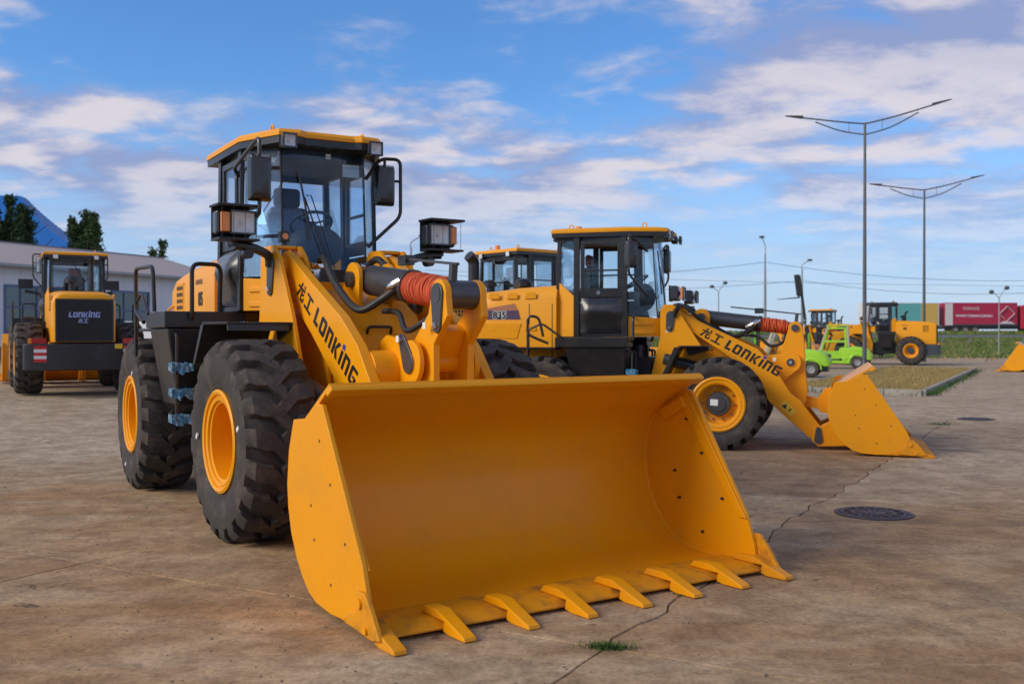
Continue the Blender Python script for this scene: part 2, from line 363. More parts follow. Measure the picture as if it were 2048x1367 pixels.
# ------------------------------------------------------------------ wheel loader
def tyre_mesh(R, W, rb, N, side):
    mb = MB(); h = W / 2
    half = [(rb - .02, h * .70), (rb + .02, h * .86), (rb + .035, h * .885), (rb + .045, h * .905), (rb + .055, h * .895), (rb + (R - rb) * .28, h * .985), (rb + (R - rb) * .55, h * 1.0), (rb + (R - rb) * .72, h * .955), (R - .115, h * .84), (R - .072, h * .68), (R - .060, h * .35)]
    prof = half + [(R - .058, 0)] + [(r, -y) for r, y in half[::-1]]
    mb.lathe(prof, n=72)
    st = [(-.12, -.05, .080, R), (.16, .06, .086, R), (.36, .135, .088, R), (.60, .140, .088, R - .003), (.80, .18, .092, R - .014), (.93, .195, .088, R - .060), (.975, .20, .070, R - .125)]
    k = 20 / N
    for s in (-1, 1):
        for i in range(N):
            ph0 = 2 * math.pi * (i + (.5 if s > 0 else 0)) / N
            vs = []
            for j, (t, dp, hw, r) in enumerate(st):
                y = s * t * h
                for (a, rr) in ((-hw * 1.14, r - .09), (-hw * .93, r), (hw * .93, r), (hw * 1.14, r - .09)):
                    p = ph0 + side * (dp + a) * k
                    if j == 0: p -= side * .0
                    vs.append((rr * math.cos(p), y, rr * math.sin(p)))
            fs = []
            for j in range(len(st) - 1):
                for q in range(3):
                    o = j * 4; fs.append((o + q, o + q + 1, o + 4 + q + 1, o + 4 + q))
            fs += [(0, 1, 2, 3), tuple((len(st) - 1) * 4 + q for q in (3, 2, 1, 0))]
            mb.add(vs, fs)
    return mb
WHEELS = {}
def wheel(par, pos, P, side, art=0, deep=True):
    """side -1: outer face towards -Y"""
    R, W, rb = P['r'], P['tw'], P['rimr']
    key = (R, W, rb, side)
    if key not in WHEELS: WHEELS[key] = tyre_mesh(R, W, rb, P.get('lugs', 20), -side).mesh('wheel', 'rubber', 38)
    w = bpy.data.objects.new('wheel', WHEELS[key]); col.objects.link(w); w.parent = par
    w.matrix_local = Matrix.Rotation(art, 4, 'Z') @ Matrix.Translation(pos) @ Matrix.Rotation(random.uniform(0, .2), 4, 'Y')
    kk = key + (deep,)
    if kk not in WHEELS:
        s = side; h = W / 2
        d = .34 if deep else .15
        rim = MB().lathe([(rb + .012, s * h * .80), (rb + .02, s * h * .92), (rb, s * h * .96), (rb - .022, s * h * .93), (rb - .026, s * h * .87), (rb - .036, s * h * .87), (rb - .040, s * h * .90), (rb - .068, s * h * .88), (rb - .072, s * h * .82), (rb - .090, s * h * .80), (rb - .095, s * (h * .8 - d * .5)), (rb - .10, s * (h * .8 - d)), (rb * .48, s * (h * .8 - d - .015)), (.02, s * (h * .8 - d - .02))], n=56)
        yh = s * (h * .8 - d)
        hub = MB().lathe([(rb * .46, yh - s * .03), (rb * .46, yh + s * .07), (rb * .42, yh + s * .085), (rb * .30, yh + s * .088), (rb * .28, yh + s * .10), (.001, yh + s * .10)], n=32)
        nut = MB().cyl((0, yh - s * .01, 0), (0, yh + s * .03, 0), .02, .016, 6)
        WHEELS[kk] = (rim.mesh('rim', 'yellow', 40), hub.mesh('hub_cap', P.get('hubmat', 'steel_grey'), 40), nut.mesh('wheel_nut', 'chrome', 30), yh)
    rm, hm, nm, yh = WHEELS[kk]
    if not deep and P['detail'] > 1: o = MB().box((-.06, yh + side * .104, .02), (.11, .003, .09)).build('hub_label', 'decal_white', w)
    for n_, me in (('rim', rm), ('hub_cap', hm)):
        o = bpy.data.objects.new(n_, me); col.objects.link(o); o.parent = w
    if P['detail'] > 0:
        for i in range(10):
            a = 2 * math.pi * i / 10; o = bpy.data.objects.new('wheel_nut', nm); col.objects.link(o); o.parent = w
            o.location = (rb * .62 * math.cos(a), 0, rb * .62 * math.sin(a))
    return w

def lamp_bowl(par, c, w, h, depth):
    n, m = 12, 10; v = []
    for j in range(m + 1):
        for i in range(n + 1):
            u, t = 2 * i / n - 1, 2 * j / m - 1; r2 = min(1, (u ** 4 + t ** 4) ** .5)
            v.append((c[0] - depth * (1 - r2) - .004, c[1] + u * w / 2, c[2] + t * h / 2))
    MB().add(v, [(j * (n + 1) + i, j * (n + 1) + i + 1, (j + 1) * (n + 1) + i + 1, (j + 1) * (n + 1) + i) for j in range(m) for i in range(n)]).build('lamp_reflector', 'reflector', par, smooth=50)
    MB().sphere((c[0] - depth * .55, c[1], c[2]), h * .11, 8, 6).build('bulb', 'decal_white', par)
    MB().box((c[0] + .004, c[1], c[2]), (.006, w, h)).build('lamp_lens', 'lens_glass', par, bevel=.002)
    f = MB(); t = .014
    for sy in (-1, 1): f.box((c[0] + .002, c[1] + sy * (w / 2 + t / 2), c[2]), (.03, t, h + 2 * t)); f.box((c[0] + .002, c[1], c[2] + sy * (h / 2 + t / 2)), (.03, w, t))
    f.build('lamp_bezel', 'plastic', par)
def make_loader(P, root):
    art = P['art']; det = P['detail']; bv = .006 if det > 1 else 0
    cx, cz = P['cab']; bx = P['bmap']                       # bucket map
    # ---- wheels
    for sx in (1, -1):
        for sy in (-1, 1):
            wo = wheel(root, (sx * P['wb2'], sy * P['trk'], P['r'] - .012), P, sy, art if sx > 0 else 0, deep=P['deep'])
            if P['art'] and sy < 0:
                for q_, r_ in ((2.2, .62), (5.6, .70)): MB().box((r_ * P['r'] * math.cos(q_ + sx), sy * P['tw'] * .497, r_ * P['r'] * math.sin(q_ + sx)), (.05, .012, .03), (0, q_, 0)).build('paper_tag', 'decal_white', wo)
    # ---- axles
    for sx in (1, -1):
        a = MB(); X = sx * P['wb2']; Z = P['r'] - .012; T = P['trk'] - .12
        a.tube([(X, y, Z) for y in (-T, -T * .6, -T * .35, -T * .18, 0, T * .18, T * .35, T * .6, T)], lambda t: .13 + .16 * math.exp(-((t - .5) / .16) ** 2), 16)
        a.build('axle', 'yellow', root, art=art if sx > 0 else 0)
    # ---- bucket
    B = lambda x, z: ((x - 3.5) * bx[0] + bx[1], z * bx[2])
    bw = P['bw']
    side = [B(*p) for p in ((3.61, 1.12), (3.81, 1.14), (3.88, 1.18), (3.97, 1.245), (4.07, 1.235), (4.62, .40), (4.70, .19), (4.72, .058), (4.2, .028), (3.98, .045), (3.86, .085), (3.75, .165), (3.66, .26), (3.57, .40), (3.52, .55), (3.50, .70), (3.53, .92))]
    inner = [B(*p) for p in ((4.66, .052), (4.2, .058), (4.0, .085), (3.88, .13), (3.78, .21), (3.70, .30), (3.62, .43), (3.575, .57), (3.562, .72), (3.585, .88), (3.64, .99), (3.74, 1.085), (4.165, 1.345))]
    outl = []
    for i, p in enumerate(inner):
        a = Vector(inner[max(i - 1, 0)]); b = Vector(inner[min(i + 1, len(inner) - 1)]); d = (b - a).normalized(); n = Vector((-d.y, d.x)) * -1
        outl.append((p[0] - n.x * -.026 if False else p[0] + n.x * .026, p[1] + n.y * .026))
    # pick the outward side
    if outl[6][0] > inner[6][0]: outl = [(2 * p[0] - q[0], 2 * p[1] - q[1]) for p, q in zip(inner, outl)]
    sm = [p for p in smooth_path([(x, 0, z) for x, z in inner[:-1]], 4)]; so = [p for p in smooth_path([(x, 0, z) for x, z in outl[:-1]], 4)]
    L1 = [(p.x, p.z) for p in sm] + [inner[-1]]; L2 = [(p.x, p.z) for p in so] + [outl[-1]]
    sh = MB(); n = len(L1); w = bw - .012
    vs = []
    for y in (-w, w): vs += [(x, y, z) for x, z in L1] + [(x, y, z) for x, z in L2]
    fs = []
    for i in range(n - 1):
        fs += [(i, i + 1, 2 * n + i + 1, 2 * n + i), (n + i, 3 * n + i, 3 * n + i + 1, n + i + 1), (i, n + i, n + i + 1, i + 1), (2 * n + i, 2 * n + i + 1, 3 * n + i + 1, 3 * n + i)]
    fs += [(0, 2 * n, 3 * n, n), (n - 1, 2 * n - 1, 4 * n - 1, 3 * n - 1)]
    sh.add(vs, fs)
    bk = sh.build('bucket', 'yellow_worn', root, smooth=28, art=art)
    e0 = Vector(inner[-2]); e1 = Vector(inner[-1]); dd = (e1 - e0).normalized(); nn = Vector((-dd.y, dd.x))
    lipb = MB().xz([tuple(e1 - dd * .07 - nn * .03), tuple(e1 + dd * .012 - nn * .03), tuple(e1 + dd * .012 + nn * .004), tuple(e1 - dd * .07 + nn * .004)], -w - .004, w + .004)
    lipb.build('spill_guard', 'yellow', bk, bevel=.008 if det else 0)
    for s in (-1, 1):
        p = MB().xz(side, s * bw, s * (bw - .03)).build('side_plate', 'yellow_worn', bk, bevel=bv)
        a, b = B(3.95, 1.14), B(4.56, .36); c, d = B(4.03, 1.225), B(4.64, .36)
        MB().xz([a, b, d, c], s * (bw - .031), s * (bw - .046)).build('wear_strip', 'yellow_worn', bk, bevel=bv)
        if det:
            for q in ((4.03, 1.02, 0), (4.19, .78, 0), (4.40, .47, 0), (3.9, .62, 0), (3.95, .42, 0), (4.2, .20, 0)):
                x, z = B(q[0], q[1]); m = MB(); bolt_or_hole(m, (x, s * (bw - .002), z), (0, s, 0), .011, .004); bolt_or_hole(m, (x, s * (bw - .03), z), (0, -s, 0), .011, .02); m.build('bolt_or_hole', 'cast_iron', bk)  # countersunk holes: their shade is painted as small dark discs
        # corner bracket inside top
        x, z = B(3.86, 1.06); MB().beam((x - .06, s * (bw - .05), z - .02), (x + .16, s * (bw - .05), z + .09), .05, .09).build('gusset', 'yellow_worn', bk, bevel=bv)
    if det:
        for s in (-1, 1): MB().tube([(p.x, s * (bw - .034), p.z) for p in sm[:-2]], .012, 6).build('weld_bead', 'yellow_worn', bk)
    e = [B(*p) for p in ((4.40, .030), (4.40, .066), (4.72, .066), (4.80, .036), (4.80, .022))]
    MB().xz(e, -bw - .005, bw + .005).build('cutting_edge', 'edge_worn', bk, bevel=bv)
    tp = [B(*p) for p in ((4.54, .068), (4.58, .112), (4.73, .118), (5.02, .028), (5.03, .004), (4.86, .002), (4.80, .014), (4.812, .068))]
    for i in range(8):
        y = -bw + .03 + i * (2 * bw - .06) / 7
        t = MB(); hw0, hw1 = .046, .040
        t.prism([(x, y - (hw0 if x < B(4.9, 0)[0] else hw1), z) for x, z in tp], [(x, y + (hw0 if x < B(4.9, 0)[0] else hw1), z) for x, z in tp])
        o = t.build('tooth', 'edge_worn' if i in (0, 7) else 'yellow_worn', bk, bevel=bv * 1.3)
        if i in (0, 7):
            s = -1 if i == 0 else 1; yy = s * (bw + .001)
            fl = [B(*p) for p in ((4.50, .05), (4.48, .10), (4.60, .14), (4.62, .26), (4.72, .26), (4.78, .20), (4.90, .05), (4.80, .03))]
            MB().xz(fl, yy, yy + s * .03).build('corner_adapter', 'edge_worn', bk, bevel=bv)
            m = MB(); x, z = B(4.66, .20); m.cyl((x, yy + s * .025, z), (x, yy + s * .045, z), .03, n=12); x, z = B(4.74, .07); m.cyl((x, yy + s * .025, z), (x, yy + s * .045, z), .02, n=10); m.build('bolt_or_hole', 'yellow_worn', bk, kind='stuff')
    # bucket brackets
    ya = P['ya']
    for yy in (-ya, ya):
        for s in (-1, 1):
            MB().xz([B(*p) for p in ((3.27, .30), (3.26, .14), (3.36, .05), (3.80, .075), (3.68, .27), (3.575, .47), (3.36, .36))], yy + s * .075 - .015, yy + s * .075 + .015).build('hinge_plate', 'yellow', bk, bevel=bv)
    for s in (-1, 1):
        MB().xz([B(*p) for p in ((3.32, .66), (3.34, .80), (3.46, .96), (3.56, .98), (3.538, .80), (3.545, .55), (3.40, .56))], s * .11 - .018, s * .11 + .018).build('hinge_plate', 'yellow', bk, bevel=bv)
    # ---- boom
    ta = P['arm_t'] / 2
    for s in (-1, 1):
        arm = MB().xz(P['arm'], s * ya - ta, s * ya + ta).build('boom_arm', 'yellow', root, bevel=.008 if det else 0, art=art)
        pn = MB(); x, z = P['pin']; pn.cyl((x, s * ya - ta - .06, z), (x, s * ya + ta + .06, z), .085 * P['s'], n=20); pn.build('pivot_boss', 'yellow', arm, bevel=bv)
        x, z = B(3.36, .16); m = MB()
        yo = s * (ya + .095)
        m.xz([(x + .06 * math.cos(t) * (1.0), z + .06 * math.sin(t)) for t in [math.pi + k * math.pi / 8 for k in range(9)]] + [(x + .035 * math.cos(t), z + .15 + .035 * math.sin(t)) for t in [k * math.pi / 8 for k in range(9)]], yo, yo + s * .016)
        m.build('pin_keeper', 'steel_grey', arm)
        if s < 0 and P.get('mark'):
            h, o, d, seq = P['mark']
            u = Vector((d[0], 0, d[1])); v = Vector((-d[1], 0, d[0]))
            wordmark(arm, (o[0], -ya - ta - .003, o[1]), u, v, h, ['long', 'gong', ' ', 'L', 'O', 'N', 'K', 'I', 'N', 'G'], art=0)
        if P.get('warn') and s < 0:
            q = P['warn']; u = Vector((q[2], 0, q[3])).normalized(); v = Vector((-u.z, 0, u.x)); o = Vector((q[0], -ya - ta - .003, q[1])); a_, b_ = .24, .12
            MB().quad(o, o + u * a_, o + u * a_ + v * b_, o + v * b_).build('warning_label', 'decal_yellow', arm, smooth=0)
            o2 = o + Vector((0, -.002, 0)); m = MB()
            m.add([o2 + u * .03 + v * .03, o2 + u * .11 + v * .03, o2 + u * .07 + v * .10], [(0, 1, 2)]); m.quad(o2 + u * .15 + v * .04, o2 + u * .17 + v * .04, o2 + u * .17 + v * .09, o2 + u * .15 + v * .09); m.build('warning_symbol', 'decal_black', arm, smooth=0)
    x, z = P['cross']; ct = MB().cyl((x, -ya + ta, z), (x, ya - ta, z), .15 * P['s'], n=28).build('boom_cross_tube', 'yellow', root, bevel=bv, art=art)
    # pivot brackets from cross tube to rocker
    rt, rp, rbm = P['rocker']; hwk = P['rk']
    def hull2(c1, r1, c2, r2, n=10):
        a = math.atan2(c2[1] - c1[1], c2[0] - c1[0]); pts = []
        for k in range(n + 1): t = a + math.pi / 2 + math.pi * k / n; pts.append((c1[0] + r1 * math.cos(t), c1[1] + r1 * math.sin(t)))
        for k in range(n + 1): t = a - math.pi / 2 + math.pi * k / n; pts.append((c2[0] + r2 * math.cos(t), c2[1] + r2 * math.sin(t)))
        return pts
    for s in (-1, 1):
        yy = s * (hwk + .09)
        br = MB().xz(hull2((x, z), .26 * P['s'], rp, .15 * P['s']), yy - .02, yy + .02).build('pivot_bracket', 'yellow', ct, bevel=bv)
        k = MB().xz(hull2(rp, .075 * P['s'], (rp[0] - .10, rp[1] + .17), .045 * P['s']) if P['s'] > 1 else hull2(rp, .06, (rp[0] + .001, rp[1]), .06), yy + s * .021, yy + s * .037).build('pin_keeper', 'steel_grey', ct, bevel=bv)
        q_ = (rp[0] - .10, yy + s * .037, rp[1] + .17) if P['s'] > 1 else (rp[0], yy + s * .037, rp[1])
        m = MB(); bolt_or_hole(m, q_, (0, s, 0), .028, .02); m.build('bolt_or_hole', 'chrome', ct)
        MB().box((x + .02, s * (hwk + .09 + (ya - hwk - .09) / 2), z + .12 * P['s']), (.05, ya - hwk - .2, .03)).build('stiffener', 'yellow', ct)
    # rocker
    def rk_poly():
        sx = P['s']; a, b, c = Vector(rt), Vector(rp), Vector(rbm)
        out = []
        for k in range(9): t = R_(-10) + R_(200) * k / 8; out.append((a.x + .10 * sx * math.cos(t), a.y + .10 * sx * math.sin(t)))
        out += [(a.x - .13 * sx, a.y - .12 * sx), (b.x - .17 * sx, b.y + .06 * sx), (b.x - .17 * sx, b.y - .12 * sx), (c.x - .14 * sx, c.y + .06 * sx)]
        for k in range(7): t = R_(190) + R_(170) * k / 6; out.append((c.x + .10 * sx * math.cos(t), c.y + .10 * sx * math.sin(t)))
        out += [(c.x + .12 * sx, c.y + .15 * sx), (b.x + .20 * sx, b.y - .10 * sx), (b.x + .20 * sx, b.y + .12 * sx), (a.x + .12 * sx, a.y - .14 * sx)]
        return out
    rk = MB()
    for s in (-1, 1): rk.xz(rk_poly(), s * hwk - .028, s * hwk + .028)
    up = Vector((rt[0] - rp[0], 0, rt[1] - rp[1])).normalized()
    p0 = Vector((rp[0], 0, rp[1])) - up * .02; p1 = Vector((rp[0], 0, rp[1])) + up * (Vector(rt) - Vector(rp)).length * .52
    rk.beam(p0, p1, 2 * hwk - .056, .10, (1, 0, 0))
    rko = rk.build('rocker_arm', 'yellow', root, bevel=.007 if det else 0, art=art)
    MB().cyl((rt[0], -hwk - .05, rt[1]), (rt[0], hwk + .05, rt[1]), .055 * P['s'], n=18).cyl((rt[0], -hwk + .03, rt[1]), (rt[0], hwk - .03, rt[1]), .095 * P['s'], n=20).build('rocker_pin', 'steel_grey', rko)
    MB().cyl((rp[0], -hwk - .12, rp[1]), (rp[0], hwk + .12, rp[1]), .075 * P['s'], n=18).build('rocker_boss', 'yellow', rko)
    if P['s'] > 1:
        MB().xz(hull2(rt, .075 * P['s'], (rt[0] + .0, rt[1] - .20 * P['s']), .05 * P['s']), -hwk - .03, -hwk - .046).build('pin_keeper', 'steel_grey', rko, bevel=bv)
        m = MB(); bolt_or_hole(m, (rt[0], -hwk - .045, rt[1] - .20 * P['s']), (0, -1, 0), .026, .02); m.build('bolt_or_hole', 'chrome', rko)
    # link to bucket
    lp = B(3.42, .70); MB().prism([(p[0], -.06, p[1]) for p in hull2(rbm, .09 * P['s'], lp, .075 * P['s'])], [(p[0], .06, p[1]) for p in hull2(rbm, .09 * P['s'], lp, .075 * P['s'])]).build('bucket_link', 'yellow', root, bevel=bv, art=art)
    # tilt cylinder with wrapped rod
    tb = Vector((P['tilt'][0], 0, P['tilt'][1])); te = Vector((rt[0], 0, rt[1])); ax = (te - tb).normalized(); Lc = (te - tb).length
    rc = .115 * P['s']; e0 = tb + ax * Lc * P['split']
    tc = MB().cyl(tb + ax * .05, e0, rc, n=28).cyl(e0, e0 + ax * .05, rc * 1.08, rc * 1.08, n=28).build('tilt_cylinder', 'steel_grey', root, bevel=bv, art=art)
    MB().tube([e0 + ax * (.05 + (Lc * (1 - P['split']) - .15) * t / 40) for t in range(41)], lambda t: rc * (.86 - .05 * t) + .014 * math.sin(t * 75) + .008 * math.sin(t * 31), 20).build('wrapped_rod', 'orange_wrap', tc)
    if det > 1:
        random.seed(3); m = MB()
        for q in range(16):
            t0 = .15 + .75 * q / 16; c0 = e0 + ax * (.05 + (Lc * (1 - P['split']) - .15) * t0); ring = []
            for j in range(19):
                a = 2 * math.pi * j / 18; ring.append(c0 + ax * (.03 * math.sin(a + q)) + Vector((0, math.cos(a), 0)) * rc * (.90 - .05 * t0) + Vector((-ax.z, 0, ax.x)) * math.sin(a) * rc * (.90 - .05 * t0))
            m.tube(ring, .012, 5)
        m.build('rope_wrap', 'orange_wrap', tc)
    for s in (-1, 1):
        MB().xz(hull2((tb.x, tb.z), .13 * P['s'], (tb.x - .12, tb.z - .45 * P['s']), .22 * P['s'], 8), s * .16 - .02, s * .16 + .02).build('cylinder_bracket', 'yellow', tc, bevel=bv)
    MB().cyl((tb.x, -.22, tb.z), (tb.x, .22, tb.z), .06 * P['s'], n=16).build('cylinder_pin', 'steel_grey', tc)
    # position bar above the cylinder
    nz = Vector((-ax.z, 0, ax.x)); q0 = e0 + nz * (rc + .09) - ax * .08 + Vector((0, -.06, 0)); q1 = te + nz * (rc + .10) + ax * .06 + Vector((0, -.06, 0))
    if P.get('barback'): q0 = q0 - ax * P['barback']
    MB().beam(q0, q1, .035, .02).beam(te + nz * .09 + Vector((0, -.06, 0)), te + nz * (rc + .10) + Vector((0, -.06, 0)), .05, .05, (1, 0, 0)).build('position_bar', 'steel_grey', tc, bevel=.003 if det else 0)
    MB().box(tuple(e0 + nz * (rc + .08) + Vector((0, -.06, 0))), (.13, .09, .08)).build('limit_switch', 'plastic', tc, bevel=bv)
    # lift cylinders
    l0, l1 = P['lift']
    for s in (-1, 1):
        yl = s * P['yl']; a = Vector((l0[0], yl, l0[1])); b = Vector((l1[0], yl, l1[1])); mid = a + (b - a) * .72
        lc = MB().cyl(a, mid, .085 * P['s'], n=20).cyl(mid, mid + (b - a).normalized() * .04, .092 * P['s'], n=20).build('lift_cylinder', 'steel_grey', root, art=art)
        MB().cyl(mid, b, .05 * P['s'], n=16).build('cylinder_rod', 'chrome', lc)
        MB().cyl((b.x, yl - .08, b.z), (b.x, yl + .08, b.z), .07 * P['s'], n=16).build('rod_eye', 'yellow', lc)
    # ---- front frame
    yt0, yt1 = P['yt']
    ff = MB()
    for s in (-1, 1):
        for yy in (yt0, yt1): ff.xz(P['tower'], s * yy - .018, s * yy + .018)
    ffo = ff.build('front_frame', 'yellow', root, bevel=bv, art=art)
    c = MB(); X = P['wb2']
    c.xz(P['core'], -yt0 + .03, yt0 - .03); c.build('front_frame_body', 'yellow', root, bevel=.012 if det else 0, art=art)
    for s in (-1, 1):
        px, pz = P['pin']; yy = s * (yt1 + .018)
        k = MB().xz(hull2((px - .02, pz + .02), .07 * P['s'], (px - .04, pz - .17 * P['s']), .055 * P['s']), yy, yy + s * .018).build('pin_keeper', 'steel_grey', ffo, bevel=bv)
        m = MB(); bolt_or_hole(m, (px - .04, yy + s * .018, pz - .17 * P['s']), (0, s, 0), .026, .02); m.build('bolt_or_hole', 'chrome', ffo)
        # tower cap between plates
        tx, tz = P['cap']; MB().box((tx, s * (yt0 + yt1) / 2, tz), (.16, yt1 - yt0 - .04, .03)).build('tower_cap', 'yellow', ffo, bevel=bv)
        # front mudguard
        f = P['fender']; yo = P['trk'] + P['tw'] * .42; y_i = yt1 + .02
        g = MB(); xs = f['x']; z0 = f['z']
        g.prism([(xs[0], s * y_i, z0), (xs[1], s * y_i, z0), (xs[1] + .0, s * yo * .92, z0 + .0), (xs[0] + .12, s * yo, z0)][::1], [(xs[0], s * y_i, z0 - .02), (xs[1], s * y_i, z0 - .02), (xs[1], s * yo * .92, z0 - .02), (xs[0] + .12, s * yo, z0 - .02)])
        dx_, dz_ = f['drop']; q = [(xs[0] + .10, z0 - .022), (xs[0] + .02, z0 - .022), (xs[0] - dx_, z0 - dz_), (xs[0] - dx_ + .06, z0 - dz_)]
        g.xz(q, s * (y_i + .05), s * (yo - .02))
        g.xz([(xs[0] + .12, z0 - .022), (xs[1] - .01, z0 - .022), (xs[1] - .04, z0 - .07), (xs[0] + .16, z0 - .16)], s * y_i, s * (y_i + .025))
        g.xz([(xs[1] - .03, z0 - .0205), (xs[1] - .005, z0 - .0205), (xs[1] + .005, z0 - .075), (xs[1] - .02, z0 - .075)], s * (y_i + .03), s * yo * .915)
        g.build('front_mudguard', 'black', root, bevel=.004 if det else 0, art=art)
    # headlights
    hx, hy, hz = P['head']
    for s in (-1, 1):
        ar = MB(); px, pz = P['pin']
        ar.tube(round_path([(hx - .12, s * (yt1 + .03), pz + .0), (hx - .10, s * (yt1 + .04), hz - .26), (hx - .04, s * (hy - .16), hz - .20), (hx - .02, s * hy, hz - .19)], .1), .042, 8)
        bh = .085
        if P['art']: ar.box((hx, s * hy, hz - .15), (.24, .36, .02)).box((hx, s * hy, hz + .14), (.26, .38, .022))
        ar.box((hx - .135, s * hy, hz), (.012, .34, .30 if P['art'] else .24)).tube([(hx - .02, s * hy, hz - .20), (hx - .02, s * hy, hz - .145)], .03, 8)
        hl = ar.build('headlight', 'black', root, bevel=.008 if det else 0, art=art)
        MB().box((hx - .07, s * hy, hz), (.13, .33, .22)).build('lamp_housing', 'plastic', hl, bevel=.03 if det else 0)
        if det > 1: lamp_bowl(hl, (hx + .05, s * (hy - .05), hz), .20, .175, .05)
        else: MB().box((hx + .042, s * (hy - .05), hz), (.03, .20, .175)).build('lamp_lens', 'lens', hl)
        MB().box((hx + .042, s * (hy + .10), hz), (.03, .08, .17)).build('indicator', 'amber', hl, bevel=.008 if det else 0)
        if det > 1 and P['art']:
            g = MB()
            for k in range(4): yy = s * hy - .15 + .10 * k; g.cyl((hx + .11, yy, hz - .15), (hx + .11, yy, hz + .135), .0024, n=5)
            g.build('lamp_guard', 'black', hl, kind='stuff')
            m = MB().cyl((hx - .1, s * (hy - .12), hz - .26), (hx + .0, s * (hy - .12), hz - .26), .045, n=16).build('horn', 'black', hl)
    if det > 1 and P['art']:
        px, pz = P['cap']; ml = MB().box((px + .02, -.52, pz + .10), (.07, .09, .10)).box((px + .02, -.52, pz + .03), (.04, .04, .05)).build('marker_lamp', 'black', root, bevel=.008, art=art)
        MB().cyl((px + .05, -.52, pz + .10), (px + .065, -.52, pz + .10), .028, n=14).build('marker_lens', 'amber', ml)
    # ---- hoses
    if det:
        hs = MB(); bxp = P['tilt']
        zc = P['hosez']
        for s in (-1, 1):
            hs.tube(smooth_path([(bxp[0] - .50, s * .24 - .04, zc + .02), (bxp[0] - .28, s * .27 - .05, zc + .07), (bxp[0] + .05, s * .30 - .05, zc - .18), (bxp[0] + .45, s * .27 - .06, zc - .40), (e0.x - .12, s * .18 - .03, e0.z - .10), (e0.x, s * .10, e0.z + .02)], 8), .028 * P['s'], 10)
        hs.tube(smooth_path([(e0.x - .3, -.1, e0.z - rc - .06), (e0.x, -.12, e0.z - rc - .08), (e0.x + .2, -.15, e0.z - rc - .22), (e0.x + .38, -.1, e0.z - rc - .16), (e0.x + .42, .1, e0.z - rc - .02)], 8), .024, 10)
        ho = hs.build('hydraulic_hose', 'hose', root, art=art)
        ft = MB()
        for s in (-1, 1):
            ft.cyl((bxp[0] - .58, s * .24 - .04, zc + .01), (bxp[0] - .42, s * .24 - .04, zc + .03), .038, n=12).box((bxp[0] - .60, s * .24 - .04, zc + .01), (.07, .09, .08)); ft.cyl((bxp[0] - .52, s * .24 - .1, zc + .02), (bxp[0] - .52, s * .24 + .02, zc + .02), .03, n=10)
            ft.beam((bxp[0] - .55, s * .24 - .04, zc - .02), (bxp[0] - .55, s * .24 - .04, zc - .22), .05, .03, (1, 0, 0))
        ft.build('hose_fitting', 'chrome', ho, kind='stuff')
        MB().tube(smooth_path([(e0.x - .16, .0 - .13, e0.z - .06), (e0.x - .05, -.16, e0.z + .0), (e0.x + .03, -.11, e0.z + .05)], 5), .03 * P['s'], 10).build('hose_end', 'chrome', ho)
        # steel grab handle
        gx, gz = P['grab']; MB().tube(round_path([(gx, -.16, gz), (gx + .03, -.16, gz + .06), (gx + .03, .06, gz + .06), (gx, .06, gz)], .03), .013, 8).build('grab_handle', 'black', root, art=art)
        m = MB()
        for q in (P.get('stickers') or ()): m.box(q, (.045, .004, .05))
        if m.v: m.build('paper_label', 'decal_white', root, art=art)
    # ---- rear frame, hood
    H = P['hood']; x0, x1, hw, z0, zf, zr = H['x0'], H['x1'], H['hw'], H['z0'], H['zf'], H['zr']
    rf = MB()
    rf.box2((-P['wb2'] - .95, -.42, .62), (.25, .42, 1.32)).box2((-.2, -.32, .55), (.55, .32, 1.25))
    rf.build('rear_frame', 'black', root, bevel=bv)
    MB().cyl((0, 0, .5), (0, 0, 1.5 if det else 1.4), .13, n=20).build('articulation_pin', 'steel_grey', root)
    def ring(x, w, zt, ch):
        return [(x, -w, z0), (x, -w, zt - ch * 1.6), (x, -w + ch * .35, zt - ch * .7), (x, -w + ch, zt - ch * .18), (x, -w + ch * 2.0, zt), (x, w - ch * 2.0, zt), (x, w - ch, zt - ch * .18), (x, w - ch * .35, zt - ch * .7), (x, w, zt - ch * 1.6), (x, w, z0)]
    xs = [x0, x0 + .04, x0 + .16, x0 + .5, (x0 + x1) / 2, x1]
    zs = [zr - .10, zr - .04, zr, zr + (zf - zr) * .3, zr + (zf - zr) * .6, zf]; ws = [hw - .07, hw - .02, hw, hw, hw, hw]
    hood = MB().loft([ring(x, w_, z_, .14) for x, w_, z_ in zip(xs, ws, zs)]).build('engine_hood', 'yellow', root, bevel=.01 if det else 0, smooth=30)
    # side vents
    for s in (-1, 1):
        m = MB(); yy = s * (hw + .003); vx = x0 + .56
        if P.get('num') != '835': fr = MB().box((vx + .02, s * (hw + .001), z0 + H.get('vz', .40)), (.36, .012, .42)).build('vent_frame', 'yellow', hood, bevel=.004 if det else 0)
        for i in range(4 if P.get('num') != '835' else 0):
            for j in range(5): m.box((vx - .10 + .08 * i, s * (hw + .008), z0 + H.get('vz', .40) - .15 + .075 * j), (.05, .006, .045), (0, .35, 0))
        m.v and m.build('side_vent', 'decal_black', hood, kind='stuff')
        if det > 1:
            MB().tube(round_path([(x0 + .10, s * (hw - .005), z0 + .50), (x0 + .10, s * (hw + .05), z0 + .53), (x0 + .16, s * (hw + .05), z0 + .80), (x0 + .26, s * (hw - .01), z0 + .84)], .05), .014, 8).build('hood_handle', 'yellow', hood)
        if P.get('seams'):
            for xx in P['seams']: MB().box2((xx - .006, s * (hw - .001), z0), (xx + .006, s * (hw + .002), zf - .30)).build('panel_seam', 'decal_black', hood)
